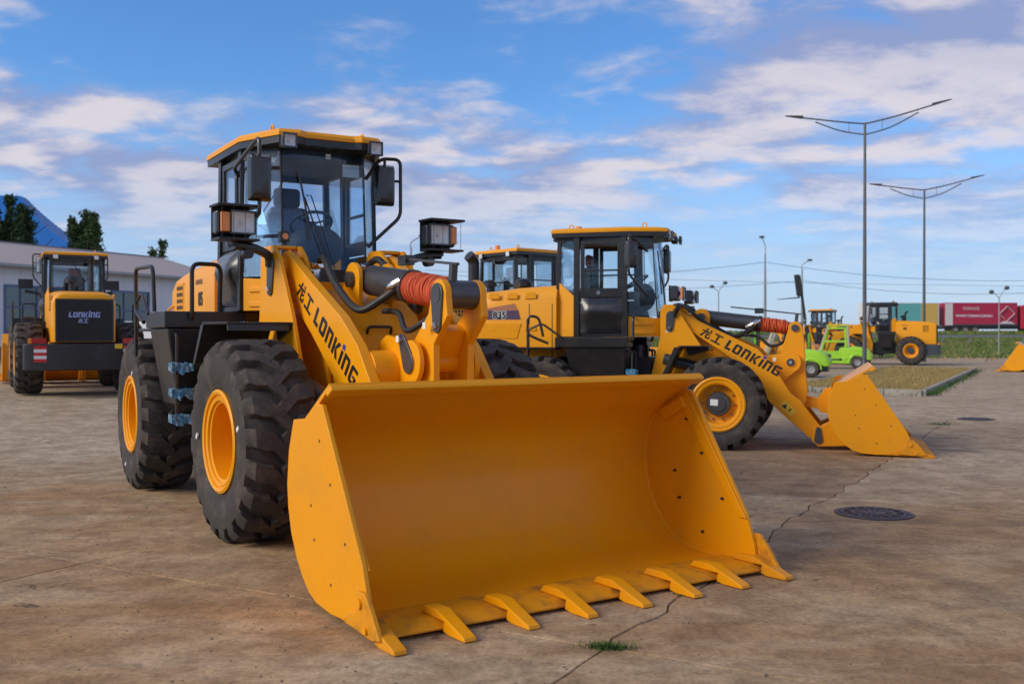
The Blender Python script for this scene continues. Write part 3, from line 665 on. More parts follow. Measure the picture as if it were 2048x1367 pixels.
        if P.get('num') == '835':
            A = [(-2.42, 2.06), (-1.86, 2.15), (-1.80, 2.04), (-2.42, 2.04)]; Bp = [(-2.42, 2.04), (-1.80, 2.04), (-1.76, 1.90), (-2.32, 1.90)]
            MB().xz(A, s * (hw + .003), s * (hw + .005)).build('decal_upper', 'decal_copper', hood, smooth=0)
            MB().xz(Bp, s * (hw + .003), s * (hw + .005)).build('decal_lower', 'decal_purple', hood, smooth=0)
            for body, mt, of, pr in (('835', 'decal_white', .014, .006), ('835', 'decal_black', .006, .008)):
                me = text_mesh(body, .15, mt, of)
                text_obj(me, (-2.22 if s < 0 else -1.90, s * (hw + pr), 1.918), (1 if s < 0 else -1, 0, 0), (0, 0, 1), hood)
            for zc_ in (2.22, 1.72):
                for k in range(3): MB().xz([(-2.30 + k * .30, zc_), (-2.27 + k * .30, zc_ + .10), (-2.12 + k * .30, zc_ + .10), (-2.10 + k * .30, zc_)], s * hw, s * (hw + .012)).build('pressed_panel', 'yellow', hood, bevel=.01)
            MB().xz([(-2.55, 1.60), (-2.50, 1.84), (-1.75, 1.84), (-1.82, 1.60)], s * hw, s * (hw + .010)).build('pressed_panel', 'yellow', hood, bevel=.008)
        elif P.get('num'):
            me = text_mesh(P['num'], .20, 'decal_black', .008); text_obj(me, (P['numx'] if s < 0 else P['numx'] + .3, s * (hw + .006), z0 + .43 + H.get('zl', 0)), (1 if s < 0 else -1, 0, 0), (0, 0, 1), hood)
            wordmark(hood, (P['numx'] - .12 if s < 0 else P['numx'] + .4, s * (hw + .004), z0 + .66 + H.get('zl', 0)), (1 if s < 0 else -1, 0, 0), (0, 0, 1), .05, ['L', 'O', 'N', 'K', 'I', 'N', 'G'])
    # rear grille and counterweight
    gr = MB().box2((x0 - .035, -hw + .10, z0 + .06), (x0 + .02, hw - .10, zr - .19)).build('rear_grille', 'decal_black', root, bevel=bv)
    fr = MB(); a, b, c_, d_ = -hw + .06, hw - .06, z0 + .02, zr - .15
    for p in (((x0 - .05, a, c_), (x0, a + .045, d_)), ((x0 - .05, b - .045, c_), (x0, b, d_)), ((x0 - .05, a + .045, c_), (x0, b - .045, c_ + .045)), ((x0 - .05, a + .045, d_ - .045), (x0, b - .045, d_))): fr.box2(*p)
    fr.build('grille_frame', 'black', gr, bevel=bv)
    mesh_ = MB(); k = 0
    for i in range(-24, 25):
        for sgn in (-1, 1):
            ya_, yb_ = i * .06 - .4 * 1, i * .06 + .4
            pts = []
            for t in (0, 1): pts.append((ya_ + (yb_ - ya_) * t, (c_ + .045 if (t == 0) == (sgn > 0) else d_ - .045)))
            (ya1, za1), (yb1, zb1) = pts; lo, hi = a + .045, b - .045
            if yb1 < lo or ya1 > hi: continue
            t0 = max(0, (lo - ya1) / (yb1 - ya1)); t1 = min(1, (hi - ya1) / (yb1 - ya1)); f_ = lambda t: (x0 - .04, ya1 + (yb1 - ya1) * t, za1 + (zb1 - za1) * t)
            mesh_.beam(f_(t0), f_(t1), .006, .006, (1, 0, 0))
    mesh_.build('grille_mesh', 'black', gr, smooth=0, kind='stuff')
    if P.get('rearmark'):
        wordmark(gr, (x0 - .055, .33, (c_ + d_) / 2 + .06), (0, -1, 0), (0, 0, 1), .115, ['L', 'O', 'N', 'K', 'I', 'N', 'G'], mat='decal_lightblue', dot='decal_lightblue', gap=.12)
        wordmark(gr, (x0 - .055, .14, (c_ + d_) / 2 - .06), (0, -1, 0), (0, 0, 1), .09, ['long', 'gong'], mat='decal_lightblue')
    cw = MB(); zc0, zc1 = .48 * P['s'], z0 - .03; yc = hw + .50 * P['s']
    cw.xy([(x0 - .20, -yc + .18), (x0 - .20, yc - .18), (x0 - .08, yc), (x0 + .62, yc), (x0 + .62, yc - .30), (x0 + .25, .40), (x0 + .25, -.40), (x0 + .62, -yc + .30), (x0 + .62, -yc), (x0 - .08, -yc)], zc0, zc1)
    cwo = cw.build('counterweight', P.get('cwmat', 'black'), root, bevel=.03 if det else 0)
    for s in (-1, 1):
        MB().box((x0 - .10, s * (yc - .30), zc1 + .06), (.08, .30, .12)).build('tail_light', 'red_lens', cwo, bevel=bv)
        MB().box((x0 - .10, s * (yc - .12), zc1 + .06), (.084, .07, .118)).build('rear_indicator', 'amber', cwo, bevel=bv)
        zz = zc1 - .20; yy = s * (yc - .10)
        dx, dy = .12, .18; ln = math.hypot(dx, dy); nx, ny = -dy / ln, s * dx / ln
        for k in range(5):
            o1 = Vector((x0 - .20 + nx * .004, s * (yc - .18 ) + ny * .004, zc1 - .05 - k * .07)); o2 = Vector((x0 - .08 + nx * .004, s * yc + ny * .004, zc1 - .05 - k * .07))
            w_ = Vector((0, 0, -.07)); a1 = o1 + Vector((-.003, 0, 0))
            MB().quad(a1 + Vector((0, -s * .02, 0)), Vector((x0 - .204, s * (yc - .45), a1.z)), Vector((x0 - .204, s * (yc - .45), a1.z - .07)), a1 + Vector((0, -s * .02, -.07))).build('reflector_stripe', 'decal_red' if k % 2 == 0 else 'decal_white', cwo, smooth=0)
    if P.get('rearmark'): MB().box((x0 - .206, -yc + .55, zc1 - .06), (.006, .16, .10)).build('rear_label', 'decal_yellow', cwo)
    # exhaust, intake
    ex, ey, ez = P['exhaust']
    MB().tube(round_path([(ex, ey, zr + .05), (ex, ey, ez), (ex - .14, ey, ez + .10)], .10), P.get('exr', .055), 14).cyl((ex, ey, zr + .02), (ex, ey, zr + .12), .075, n=16).build('exhaust_pipe', 'black', root)
    ih = P.get('ih', .24); iy = ey + .42 * (1 if ey < 0 else -1)
    MB().cyl((ex + .1, iy, zr - .04), (ex + .1, iy, zr + ih + .04), .07, n=16).lathe([(.001, .18), (.10, .16), (.15, .10), (.15, .04), (.06, .02)], c=(ex + .1, iy, zr + ih), axis='Z', n=20).build('air_intake', 'black', root)
    # ---- platforms, steps, rails
    D = P['deck']; zd = cz
    for s in (-1, 1):
        dk = MB(); y0, y1 = .60, D['y']
        dk.box2((D['x0'], s * y0, zd - .16), (D['x1'], s * y1, zd - .006)); dko = dk.build('platform', 'black', root, bevel=.012 if det else 0)
        tk = MB(); xa, xb = D['tx0'], D['x1'] - .02; zt, zb = zd - .162, D['zb']
        tk.loft([[(xa, s * y0, zt), (xb, s * y0, zt), (xb, s * (y1 - .03), zt), (xa, s * (y1 - .03), zt)], [(xa + .1, s * y0, zb), (xb - .05, s * y0, zb), (xb - .05, s * (y1 - .14), zb), (xa + .1, s * (y1 - .14), zb)]])
        tko = tk.build('tank', 'black', root, bevel=.02 if det else 0)
        if det:
            MB().box2((D['x0'] - .75, s * (y0 + .05), zd - .19), (D['x0'] - .002, s * y1 * .95, zd - .16)).build('rear_mudguard', 'black', root, bevel=.005)
            # ladder pipes in front of the tank and steps
            fx = D['x1'] + .07
            for k, yy in enumerate((y1 - .10, y1 - .36)):
                MB().tube(round_path([(xb - .02, s * yy, zd - .22), (fx, s * yy, zd - .22), (fx - .02, s * yy, zb - .16)], .07), .017, 8).build('ladder_pipe', 'black', tko)
            for k in range(3):
                zz = zd - .52 - k * (zd - .52 - zb + .10) / 2
                sto = MB().box((fx - .02, s * (y1 - .23), zz), (.12, .34, .045)).build('step', 'black', tko, bevel=.008)
                fm = MB(); nn_ = 9; rr_ = random.Random(k + 11); V_ = []
                for ii in range(nn_):
                    yy = s * (y1 - .04 - .20 * ii / (nn_ - 1)); j_ = lambda a_=.012: rr_.uniform(-a_, a_)
                    V_.append([(fx - .09 + j_(), yy, zz + .032 + j_()), (fx + .052 + j_(), yy, zz + .034 + j_()), (fx + .056 + j_(), yy, zz - .03 - rr_.random() * .05), (fx - .088 + j_(), yy, zz - .032 + j_())])
                fm.loft(V_).build('torn_film', 'blue_film', tko, smooth=0)
            MB().box((xb + .003, s * (y1 - .46), zd - .36), (.006, .03, .16)).build('level_gauge', 'decal_white', tko)
            r = .021
            MB().tube(round_path([(D['x1'] + .02, s * (y1 - .24), zd - .08), (D['x1'] + .05, s * (y1 - .24), zd - .04), (D['x1'] + .05, s * (y1 - .24), zd + D.get('rh', .44)), (D['x1'] + .0, s * (y1 - .52), zd + D.get('rh', .44)), (D['x1'] - .05, s * (y1 - .52), zd + .0)], .08), r, 8).build('handrail', 'black', dko)
            MB().tube(round_path([(D['x0'] - .1, s * y1, zd - .1), (D['x0'] - .3, s * (y1 + .02), zd - .02), (D['x0'] - .42, s * (y1 + .02), zd + .04), (D['x0'] - .42, s * (y1 + .02), zd + .02 + D.get('rh', .44)), (D['x0'] + D.get('rl', .35), s * y1, zd + D.get('rh', .44)), (D['x0'] + D.get('rl', .35) + .07, s * y1, zd + .0)], .10), r, 8).tube(round_path([(D['x0'] - .42, s * (y1 + .02), zd + .10), (D['x0'] - .2, s * y1, zd + .20), (D['x0'] + .12, s * y1, zd - .02)], .06), r * .8, 8).tube([(D['x0'] - .42, s * (y1 + .02), zd + .06), (D['x0'] - .42, s * (y1 + .02), zd - .45)], r * .9, 8).build('handrail', 'black', dko)
    # ---- cab
    make_cab(P, root, cx, cz)

def make_cab(P, root, ox, oz):
    det = P['detail']; bv = .006 if det else 0
    V = lambda x, y, z: (ox + x, y, oz + z)
    hw, hf, zt = .67, .41, 1.57
    XR, XF, XC = 0.0, 1.60, 1.12
    frame_ = MB()
    pil = []
    for s in (-1, 1):
        for (a, b, w, d) in ((V(.02, s * (hw - .10), .70), V(.04, s * (hw - .12), zt), .06, .06), (V(.34, s * hw, 0), V(.34, s * (hw - .02), zt), .09, .07), (V(XC - .03, s * hw, 0), V(XC - .05, s * (hw - .02), zt), .09, .07), (V(1.545, s * hf, .28), V(1.46, s * hf, zt), .02, .02)):
            frame_.beam(a, b, d, w, (1, 0, 0))
        frame_.beam(V(.02, s * (hw - .12), zt - .05), V(XC, s * (hw - .03), zt - .05), .06, .14)
        frame_.beam(V(XC - .02, s * (hw - .03), zt - .07), V(1.44, s * hf, zt - .07), .05, .16)
    frame_.beam(V(.03, -.56, zt - .07), V(.03, .56, zt - .07), .06, .16); frame_.beam(V(1.45, -hf, zt - .07), V(1.45, hf, zt - .07), .05, .16)
    frame_.box2(V(.0, -.58, .60), V(.06, .58, .74))
    frame_.xy([(ox + .30, -hw), (ox + XC, -hw), (ox + 1.55, -hf), (ox + 1.55, hf), (ox + XC, hw), (ox + .30, hw)], oz + .0, oz + .05)
    cf = frame_.build('cab_frame', 'black', root, bevel=bv)
    # roof
    rx0, rx1, rw, rf_ = -.06, 1.70, .72, .52
    base = [(rx0, -rw), (1.15, -rw), (1.52, -rf_ - .06), (rx1, -rf_ + .02), (rx1 + .03, -.30), (rx1 - .02, -.24), (rx1 - .02, .24), (rx1 + .03, .30), (rx1, rf_ - .02), (1.52, rf_ + .06), (1.15, rw), (rx0, rw)]
    def rg(k, z): return [(ox + .8 + (x - .8) * k, y * k, oz + z) for x, y in base]
    rfm = MB().loft([rg(1.0, zt + .018), rg(1.0, zt + .055), rg(.97, zt + .085), rg(.80, zt + .105)])
    rfo = rfm.build('cab_roof', P.get('roofmat', 'yellow'), root, bevel=.006 if det else 0, smooth=30)
    MB().loft([rg(.985, zt - .045), rg(.985, zt + .016)]).build('roof_lining', 'black', rfo)
    for s in (-1, 1):
        for (wx, wy, dx) in ((rx1 + .0, s * .42, 1), (rx0 + .01, s * .45, -1)):
            MB().box(V(wx + dx * -.02, wy, zt - .03), (.10, .13, .12)).build('work_light', 'plastic', rfo, bevel=.02 if det else 0)
            if det > 1 and dx > 0: lamp_bowl(rfo, V(wx + .07, wy, zt - .035), .105, .105, .035)
            else: MB().box(V(wx + dx * .035, wy, zt - .03), (.014, .105, .095)).build('work_light_lens', 'lens', rfo, bevel=bv)
        for ex in (.2, 1.35):
            m = MB(); ring = [V(ex + .035 * math.cos(t), s * .45, zt + .135 + .035 * math.sin(t)) for t in [2 * math.pi * k / 14 for k in range(15)]]; m.tube(ring, .010, 6); m.cyl(V(ex, s * .45, zt + .07), V(ex, s * .45, zt + .105), .014, n=8)
            m.build('lifting_eye', P.get('roofmat', 'yellow'), rfo)
    if P.get('beacon'): MB().cyl(V(.18, P['beacon'], zt + .08), V(.18, P['beacon'], zt + .20), .06, .055, n=16).build('beacon', 'amber', rfo)
    # windscreen, corner panes, rear pane
    t = .006
    def pane(name, pts, mat, par, th=.006):
        a = [Vector(p) for p in pts]; n = (a[1] - a[0]).cross(a[2] - a[0]).normalized() * th
        return MB().prism(a, [p + n for p in a]).build(name, mat, par, smooth=0)
    gz = .30
    ws = pane('windscreen', [V(1.555, -hf + .01, .34), V(1.555, hf - .01, .34), V(1.475, hf - .01, zt - .05), V(1.475, -hf + .01, zt - .05)], 'glass_front', root)
    MB().beam(V(1.57, -hf, .33), V(1.57, hf, .33), .03, .12, (0, 0, 1)).build('windscreen_sill', 'black', ws)
    for s in (-1, 1):
        pane('corner_window', [V(XC + .03, s * (hw - .005), .32), V(1.545, s * (hf + .01), .32), V(1.465, s * (hf + .01), zt - .06), V(XC + .01, s * (hw - .025), zt - .06)], 'glass', root)
        # lower nose panel
        npn = MB().prism([V(XC + .02, s * hw, .0), V(1.58, s * (hf + .01), .0), V(1.60, s * (hf + .01), .28), V(XC + .02, s * hw, .31)], [V(XC + .02, s * (hw - .04), .0), V(1.56, s * (hf - .03), .0), V(1.57, s * (hf - .03), .28), V(XC + .02, s * (hw - .04), .31)]).build('nose_panel', 'yellow', root, bevel=bv)
        for zz in (.06, .20):
            MB().beam(V(XC + .10, s * (hw - .035), zz), V(1.50, s * (hf + .055), zz), .02, .05).build('pressed_rib', 'yellow', npn, bevel=.008 if det else 0)
        rear_low = [V(.02, s * (hw - .08), .86), V(.30, s * (hw), .62), V(.30, s * hw, .0), V(.02, s * (hw - .06), .0)]
        MB().prism(rear_low, [(p[0], p[1] - s * .03, p[2]) for p in rear_low]).build('rear_side_panel', 'yellow', root, bevel=bv)
        pane('rear_side_window', [V(.035, s * (hw - .095), .88), V(.30, s * (hw - .01), .65), V(.30, s * (hw - .03), zt - .1), V(.05, s * (hw - .115), zt - .1)], 'glass', root)
        # door
        dm = MB(); xa, xb, za, zb = .40, XC - .085, .60, zt - .10; yd = s * (hw + .005)
        for p in (((xa, za), (xa + .06, zb)), ((xb - .06, za), (xb, zb)), ((xa + .06, za), (xb - .06, za + .14)), ((xa + .06, zb - .06), (xb - .06, zb)), ((xa + .06, za + .40), (xb - .06, za + .425))): dm.box2(V(p[0][0], yd, p[0][1]), V(p[1][0], yd - s * .04, p[1][1]))
        dr = dm.build('door', 'black', root, bevel=bv)
        pane('door_window', [V(xa + .05, yd - s * .02, za + .13), V(xb - .05, yd - s * .02, za + .13), V(xb - .05, yd - s * .02, zb - .05), V(xa + .05, yd - s * .02, zb - .05)], 'glass', dr)
        MB().cyl(V(xa + .28, yd, za + .07), V(xa + .28, yd + s * .015, za + .07), .035, n=14).box(V(xa + .28, yd + s * .02, za + .07), (.02, .015, .06)).build('door_handle', 'chrome', dr)
        # bulged lower door moulding
        nx, nz = 9, 9; g = []; 
        for j in range(nz):
            for i in range(nx):
                u, v = i / (nx - 1), j / (nz - 1); e = min(u, 1 - u, v, 1 - v)
                b_ = (1 - (1 - min(1, e * 5)) ** 2) * (.05 + .06 * math.exp(-((v - .62) / .22) ** 2))
                g.append(V(xa - .02 + u * (xb - xa + .06), s * (hw + .006 + b_), .05 + v * .54))
        dmm = MB().add(g, [(j * nx + i, j * nx + i + 1, (j + 1) * nx + i + 1, (j + 1) * nx + i) for j in range(nz - 1) for i in range(nx - 1)]).build('door_moulding', 'plastic', dr, smooth=60)
        bb = MB()
        for uu in (xa - .035, xb + .055):
            for vv in (.12, .52): bb.sphere(V(uu, s * (hw + .012), vv), .014, 8, 6)
        bb.build('bolt_or_hole', 'chrome', dr)
        # mirror
        mk, mx, my, mzz, *mr = P['mirror'][0 if s < 0 else 1]; mr = mr[0] if mr else 0
        br = MB()
        if mk == 'front':
            br.tube(round_path([V(1.02, s * (hw + .02), 1.30), V(1.06, s * (hw + .06), 1.36), (mx - .10, s * my, mzz + .34), (mx, s * my, mzz + .34), (mx, s * my, mzz + .2)], .06), .018, 8)
            br.tube(round_path([V(1.02, s * (hw + .02), 1.30), V(1.10, s * (hw + .05), 1.28), V(1.10, s * (hw + .05), .78), V(1.20, s * (hw + .02), .70), (mx, s * my, mzz - .30), (mx, s * my, mzz - .2)], .07), .018, 8)
        else:
            br.tube(round_path([V(1.40, s * (hf + .06), 1.30), (mx, s * (my - .05), mzz + .26), (mx, s * (my + .17), mzz + .27), (mx, s * (my + .17), mzz - .30), V(1.40, s * (hf + .06), .62)], .07), .018, 8); br.tube([(mx, s * (my + .17), mzz + .05), (mx, s * my, mzz + .05)], .014, 6); br.tube([(mx, s * my, mzz + .25), (mx, s * my, mzz + .1)], .016, 6)
        bro = br.build('mirror', 'black', root)
        hsg = MB().loft([[(mx + dx, s * my + sy * k, mzz + sz * kz) for sy, sz in ((-.095, -.20), (.095, -.20), (.10, -.16), (.10, .16), (.095, .20), (-.095, .20), (-.10, .16), (-.10, -.16))] for dx, k, kz in ((-.04, 1, 1), (.01, 1, 1), (.05, .85, .88), (.065, .6, .7))])
        def rotm(mb_):
            mb_.v = [(mx + (p[0] - mx) * math.cos(mr) - (p[1] - s * my) * math.sin(mr), s * my + (p[0] - mx) * math.sin(mr) + (p[1] - s * my) * math.cos(mr), p[2]) for p in mb_.v]; return mb_
        rotm(hsg).build('mirror_housing', 'plastic', bro, bevel=.012 if det else 0)
        rotm(MB().box((mx - .043, s * my, mzz), (.006, .17, .36))).build('mirror_glass', 'chrome', bro)
    pane('rear_window', [V(.03, -.55, .75), V(.03, .55, .75), V(.03, .53, zt - .16), V(.03, -.53, zt - .16)], 'glass', root)
    MB().prism([V(1.555, -hf, .0), V(1.60, -hf, .27), V(1.60, hf, .27), V(1.555, hf, .0)], [V(1.53, -hf, .0), V(1.56, -hf, .27), V(1.56, hf, .27), V(1.53, hf, .0)]).build('nose_panel', 'yellow', root, bevel=bv)
    MB().box2(V(.0, -.58, .0), V(.05, .58, .595)).build('cab_rear_panel', 'yellow', root, bevel=bv)
    # interior
    sm_ = P.get('seatmat', 'seat')
    st = MB().box(V(.60, 0, .50), (.52, .50, .16)).box(V(.60, 0, .24), (.36, .34, .36)).build('seat', 'seat', root, bevel=.04)
    MB().loft([[V(.40 - x, y * k, z) for x, y in ((-.07, -.24), (-.07, .24), (.07, .22), (.07, -.22))] for z, k, in ((.55, .9), (.75, 1.0), (1.0, .98), (1.10, .80))]).build('seat_backrest', sm_, st, bevel=.04)
    MB().box(V(.385, 0, 1.20), (.10, .28, .20)).build('headrest', P.get('headmat', 'seat'), st, bevel=.04)
    sw = MB(); c = Vector(V(1.14, 0, .86)); ax = Vector((-.5, 0, .87)); a, b = frame(ax)
    sw.tube([c + (a * math.cos(q) + b * math.sin(q)) * .20 for q in [2 * math.pi * k / 24 for k in range(25)]], .016, 8); sw.cyl(c, c - ax * .06, .05, n=12)
    for k in range(3): q = 2 * math.pi * k / 3 + .5; sw.beam(c, c + (a * math.cos(q) + b * math.sin(q)) * .19, .03, .015)
    swo = sw.build('steering_wheel', 'interior', root)
    MB().cyl(c - ax * .04, V(1.34, 0, .06), .05, .07, n=12).sphere(V(1.27, .0, .62), .27, 20, 12, (.62, 1.05, .80)).build('steering_console', 'interior', root)
    MB().box(V(.62, -.42, .45), (.6, .16, .5)).build('side_console', 'interior', root, bevel=.03)
    MB().box(V(.62, 0, zt - .07), (1.05, 1.05, .05)).build('headliner', 'interior', root)
    # wiper
    w = MB(); w.tube([V(1.60, .02, .40), V(1.575, -.12, .80), V(1.535, -.20, 1.06)], .008, 6); w.tube([V(1.60, .07, .40), V(1.575, -.06, .82), V(1.54, -.14, 1.08), V(1.54, -.19, 1.08)], .006, 6); w.tube([V(1.565, -.16, .66), V(1.545, -.20, 1.0), V(1.52, -.26, 1.32)], .011, 6)
    w.build('wiper', 'black', ws)
    w = MB(); w.tube([V(-.02, .1, zt - .12), V(-.02, -.22, .95)], .008, 6); w.tube([V(-.02, -.05, .85), V(-.02, -.30, 1.05)], .010, 6); w.build('rear_wiper', 'black', cf)
    if det > 1: MB().box(V(1.482, .28, zt - .22), (.004, .17, .12)).build('window_label', 'decal_white', ws); MB().box(V(1.482, .05, zt - .10), (.004, .05, .05)).build('window_label', 'decal_white', ws)

MAIN = dict(r=.815, tw=.60, rimr=.395, wb2=1.645, trk=1.08, lugs=20, art=.05, detail=2, s=1.15, deep=True, hubmat='yellow',
  bw=1.49, bmap=(1, 3.5, 1), ya=.51, arm_t=.085, arm=[(.86, 2.36), (.97, 2.40), (1.07, 2.37), (1.55, 2.12), (2.2, 1.80), (2.52, 1.57), (2.74, 1.31), (2.9, 1.02), (3.0, .88), (3.12, .74), (3.34, .42), (3.46, .28), (3.49, .17), (3.44, .07), (3.34, .05), (3.15, .17), (2.77, .50), (2.42, .86), (2.25, 1.10), (2.05, 1.32), (1.6, 1.66), (1.0, 2.06), (.86, 2.14), (.80, 2.25)],
  pin=(.96, 2.26), cross=(2.50, 1.36), rocker=((3.12, 1.95), (2.82, 1.44), (2.93, .80)), rk=.15, tilt=(1.60, 2.13), split=.50, lift=((1.15, 1.35), (2.55, 1.02)), yl=.66,
  tower=[(.66, 2.36), (.76, 2.45), (.98, 2.45), (1.12, 2.34), (1.42, 1.84), (1.62, 1.40), (1.72, .62), (.45, .62), (.40, 1.2), (.62, 1.8)], yt=(.40, .64), cap=(.86, 2.44),
  core=[(.55, 2.02), (1.15, 2.06), (1.70, 1.92), (1.85, 1.70), (2.05, 1.25), (2.05, .55), (.4, .55), (.45, 1.4)],
  fender=dict(x=(1.0, 1.46), z=1.76, drop=(.22, .36)), head=(1.05, 1.02, 2.62), hosez=2.26, grab=(1.86, 1.66), stickers=[(3.02, -.24, 1.72), (2.7, -.30, 1.62)],
  mark=(.158, (1.27, 2.01), (.835, -.55), None), cab=(-.86, 1.88),
  hood=dict(x0=-2.98, x1=-.84, hw=.66, z0=1.17, zf=2.52, zr=2.40, vz=.88, zl=.38), exhaust=(-1.3, -.30, 2.95), num='85', numx=-1.52, deck=dict(x0=-.75, x1=.12, y=1.36, tx0=-.72, zb=.98), seatmat='seat_film',
  mirror=(('front', 1.25, .80, 3.0), ('side', .56, .66, 3.13)))
l1 = empty('wheel_loader', (-2.113, 10.206, 0), -1.039, 'largest wheel loader in the foreground, wide empty toothed bucket facing the camera', 'wheel loader', 'yellow wheel loaders in the yard')
make_loader(MAIN, l1)

MID = dict(MAIN, r=.675, tw=.46, rimr=.375, wb2=1.33, trk=.92, lugs=20, art=0, detail=2, s=1.0, deep=False, hubmat='steel_grey',
  bw=1.2, bmap=(.915, 2.83, .9), ya=.45, arm_t=.06, arm=[(.52, 2.0), (.62, 2.04), (.75, 1.98), (1.17, 1.77), (1.84, 1.45), (2.04, 1.23), (2.32, .79), (2.44, .71), (2.52, .60), (2.73, .33), (2.85, .25), (2.88, .16), (2.84, .07), (2.76, .05), (2.58, .16), (2.27, .43), (2.0, .68), (1.86, .92), (1.75, 1.08), (1.3, 1.42), (.72, 1.80), (.52, 1.84), (.47, 1.92)],
  pin=(.59, 1.93), cross=(1.98, 1.10), rocker=((2.36, 1.76), (2.30, 1.25), (2.42, .68)), rk=.12, tilt=(.98, 1.93), split=.60, lift=((.47, 1.30), (1.75, .98)), yl=.55, barback=.35,
  tower=[(.41, 2.04), (.50, 2.11), (.62, 2.10), (.70, 2.0), (.90, 1.68), (1.05, 1.45), (1.30, 1.2), (1.40, .55), (.30, .55), (.27, 1.03), (.41, 1.62)], yt=(.36, .54), cap=(.52, 2.10),
  core=[(.42, 1.75), (.95, 1.80), (1.35, 1.62), (1.6, 1.05), (1.6, .5), (.3, .5), (.35, 1.2)],
  fender=dict(x=(.68, 1.20), z=1.50, drop=(.17, .46)), head=(.74, .78, 2.27), hosez=2.04, grab=(1.4, 1.5), stickers=[(2.08, -.485, 1.30), (.52, -.562, 1.72)],
  mark=(.145, (.985, 1.66), (.88, -.475), None), warn=(2.14, .62, .74, -.67), cab=(-1.2, 1.63),
  hood=dict(x0=-2.60, x1=-1.18, hw=.68, z0=1.30, zf=2.44, zr=2.34, vz=.30), exhaust=(-2.0, .34, 2.48), ih=.06, num='835', seams=(-1.62, -1.25), deck=dict(x0=-1.1, x1=.0, y=1.08, tx0=-.95, zb=.92, rh=.30, rl=-.25), seatmat='seat', headmat='seat_red',
  mirror=(('side', .02, .86, 2.86, -.9), ('side', .30, .74, 2.86)), beacon=.1)
l2 = empty('wheel_loader', (2.02, 16.0, 0), -.31, 'mid-sized wheel loader seen from the side, 835 on its hood, bucket flat on concrete', 'wheel loader', 'yellow wheel loaders in the yard')
make_loader(MID, l2)

# ------------------------------------------------------------------ terrain and yard
def ss(a, b, v):
    t = max(0., min(1., (v - a) / (b - a))); return t * t * (3 - 2 * t)
def hgt(x, y):
    return .33 * ss(15, 24, y) * ss(-3, -9, x) + 1.95 * ss(74, 112, y) * ss(-12, 4, x)
def axis_list(lo, f0, f1, hi, st, mul):
    v = []; x = f0
    while x <= f1: v.append(x); x += st
    d = st
    while v[-1] < hi: d *= mul; v.append(v[-1] + d)
    d = st
    while v[0] > lo: d *= mul; v.insert(0, v[0] - d)
    return v
def build_ground():
    xs = axis_list(-900, -40, 90, 900, 2.0, 1.5); ys = axis_list(-60, -4, 150, 2200, 2.0, 1.5)
    v = [(x, y, hgt(x, y) - .02) for y in ys for x in xs]; n = len(xs)
    f = [(j * n + i, j * n + i + 1, (j + 1) * n + i + 1, (j + 1) * n + i) for j in range(len(ys) - 1) for i in range(n - 1)]
    MB().add(v, f).build('ground', 'yard_ground', smooth=60, kind='structure')
build_ground()
def build_slabs():
    rnd = random.Random(5)
    root = bpy.data.objects.new('concrete_yard', None); col.objects.link(root); root['kind'] = 'structure'
    th = R_(61); u = Vector((math.cos(th), math.sin(th))); n = Vector((math.sin(th), -math.cos(th)))   # u along the long joints
    O = Vector((.5, 5.35)); W, L = 4.12, 5.6; gap = .011
    def edge(p, q, amp):
        m = max(2, int((q - p).length / .16)); out = []
        d = (q - p); nn = Vector((-d.y, d.x)).normalized(); wob = 0
        for k in range(m):
            t = k / m
            if 0 < k: wob = wob * .75 + rnd.uniform(-amp, amp)
            out.append(p + d * t + nn * (wob if 0 < k < m else 0))
        return out
    jit = {}
    def vert(i, j): return O + n * (i * W) + u * (j * L)
    edges = {}
    def E(i, j, kind):
        k = (i, j, kind)
        if k not in edges:
            if kind == 'u': p, q = vert(i, j), vert(i, j + 1); amp = .045 if i == 0 and j in (0, 1) else .010
            else: p, q = vert(i, j), vert(i + 1, j); amp = .012
            edges[k] = edge(p, q, amp) + [q]
        return edges[k]
    for i in range(-5, 6):
        for j in range(-2, 4):
            c = vert(i + .5, j + .5)
            if c.y < -3 or c.y > 23 or abs(c.x) > 16: continue
            if any(hgt(*p) > 0 for p in (vert(i, j), vert(i + 1, j), vert(i, j + 1), vert(i + 1, j + 1), c)): continue
            lp = E(i, j, 'v')[:-1] + E(i + 1, j, 'u')[:-1] + E(i, j + 1, 'v')[::-1][:-1] + E(i, j, 'u')[::-1][:-1]
            zt = rnd.uniform(-.002, .002)
            P = []
            for p in lp:
                d = c - p; P.append(p + Vector((math.copysign(1, d.dot(n)) * gap * .5 * n.x + math.copysign(1, d.dot(u)) * gap * .5 * u.x, math.copysign(1, d.dot(n)) * gap * .5 * n.y + math.copysign(1, d.dot(u)) * gap * .5 * u.y)) * 1.0)
            mb = MB(); m = len(P)
            top = [(p.x, p.y, zt) for p in P]; bot = [(p.x, p.y, -.06) for p in P]
            ins = [((p + (c - p).normalized() * .004).x, (p + (c - p).normalized() * .004).y, zt + .0) for p in P]; top2 = [(a_[0], a_[1], zt - .006) for a_ in top]
            mb.add(ins + top2 + bot, [tuple(range(m))] + [(k, (k + 1) % m, m + (k + 1) % m, m + k) for k in range(m)] + [(m + k, m + (k + 1) % m, 2 * m + (k + 1) % m, 2 * m + k) for k in range(m)])
            mb.build('concrete_slab', 'concrete', root, smooth=0)
build_slabs()
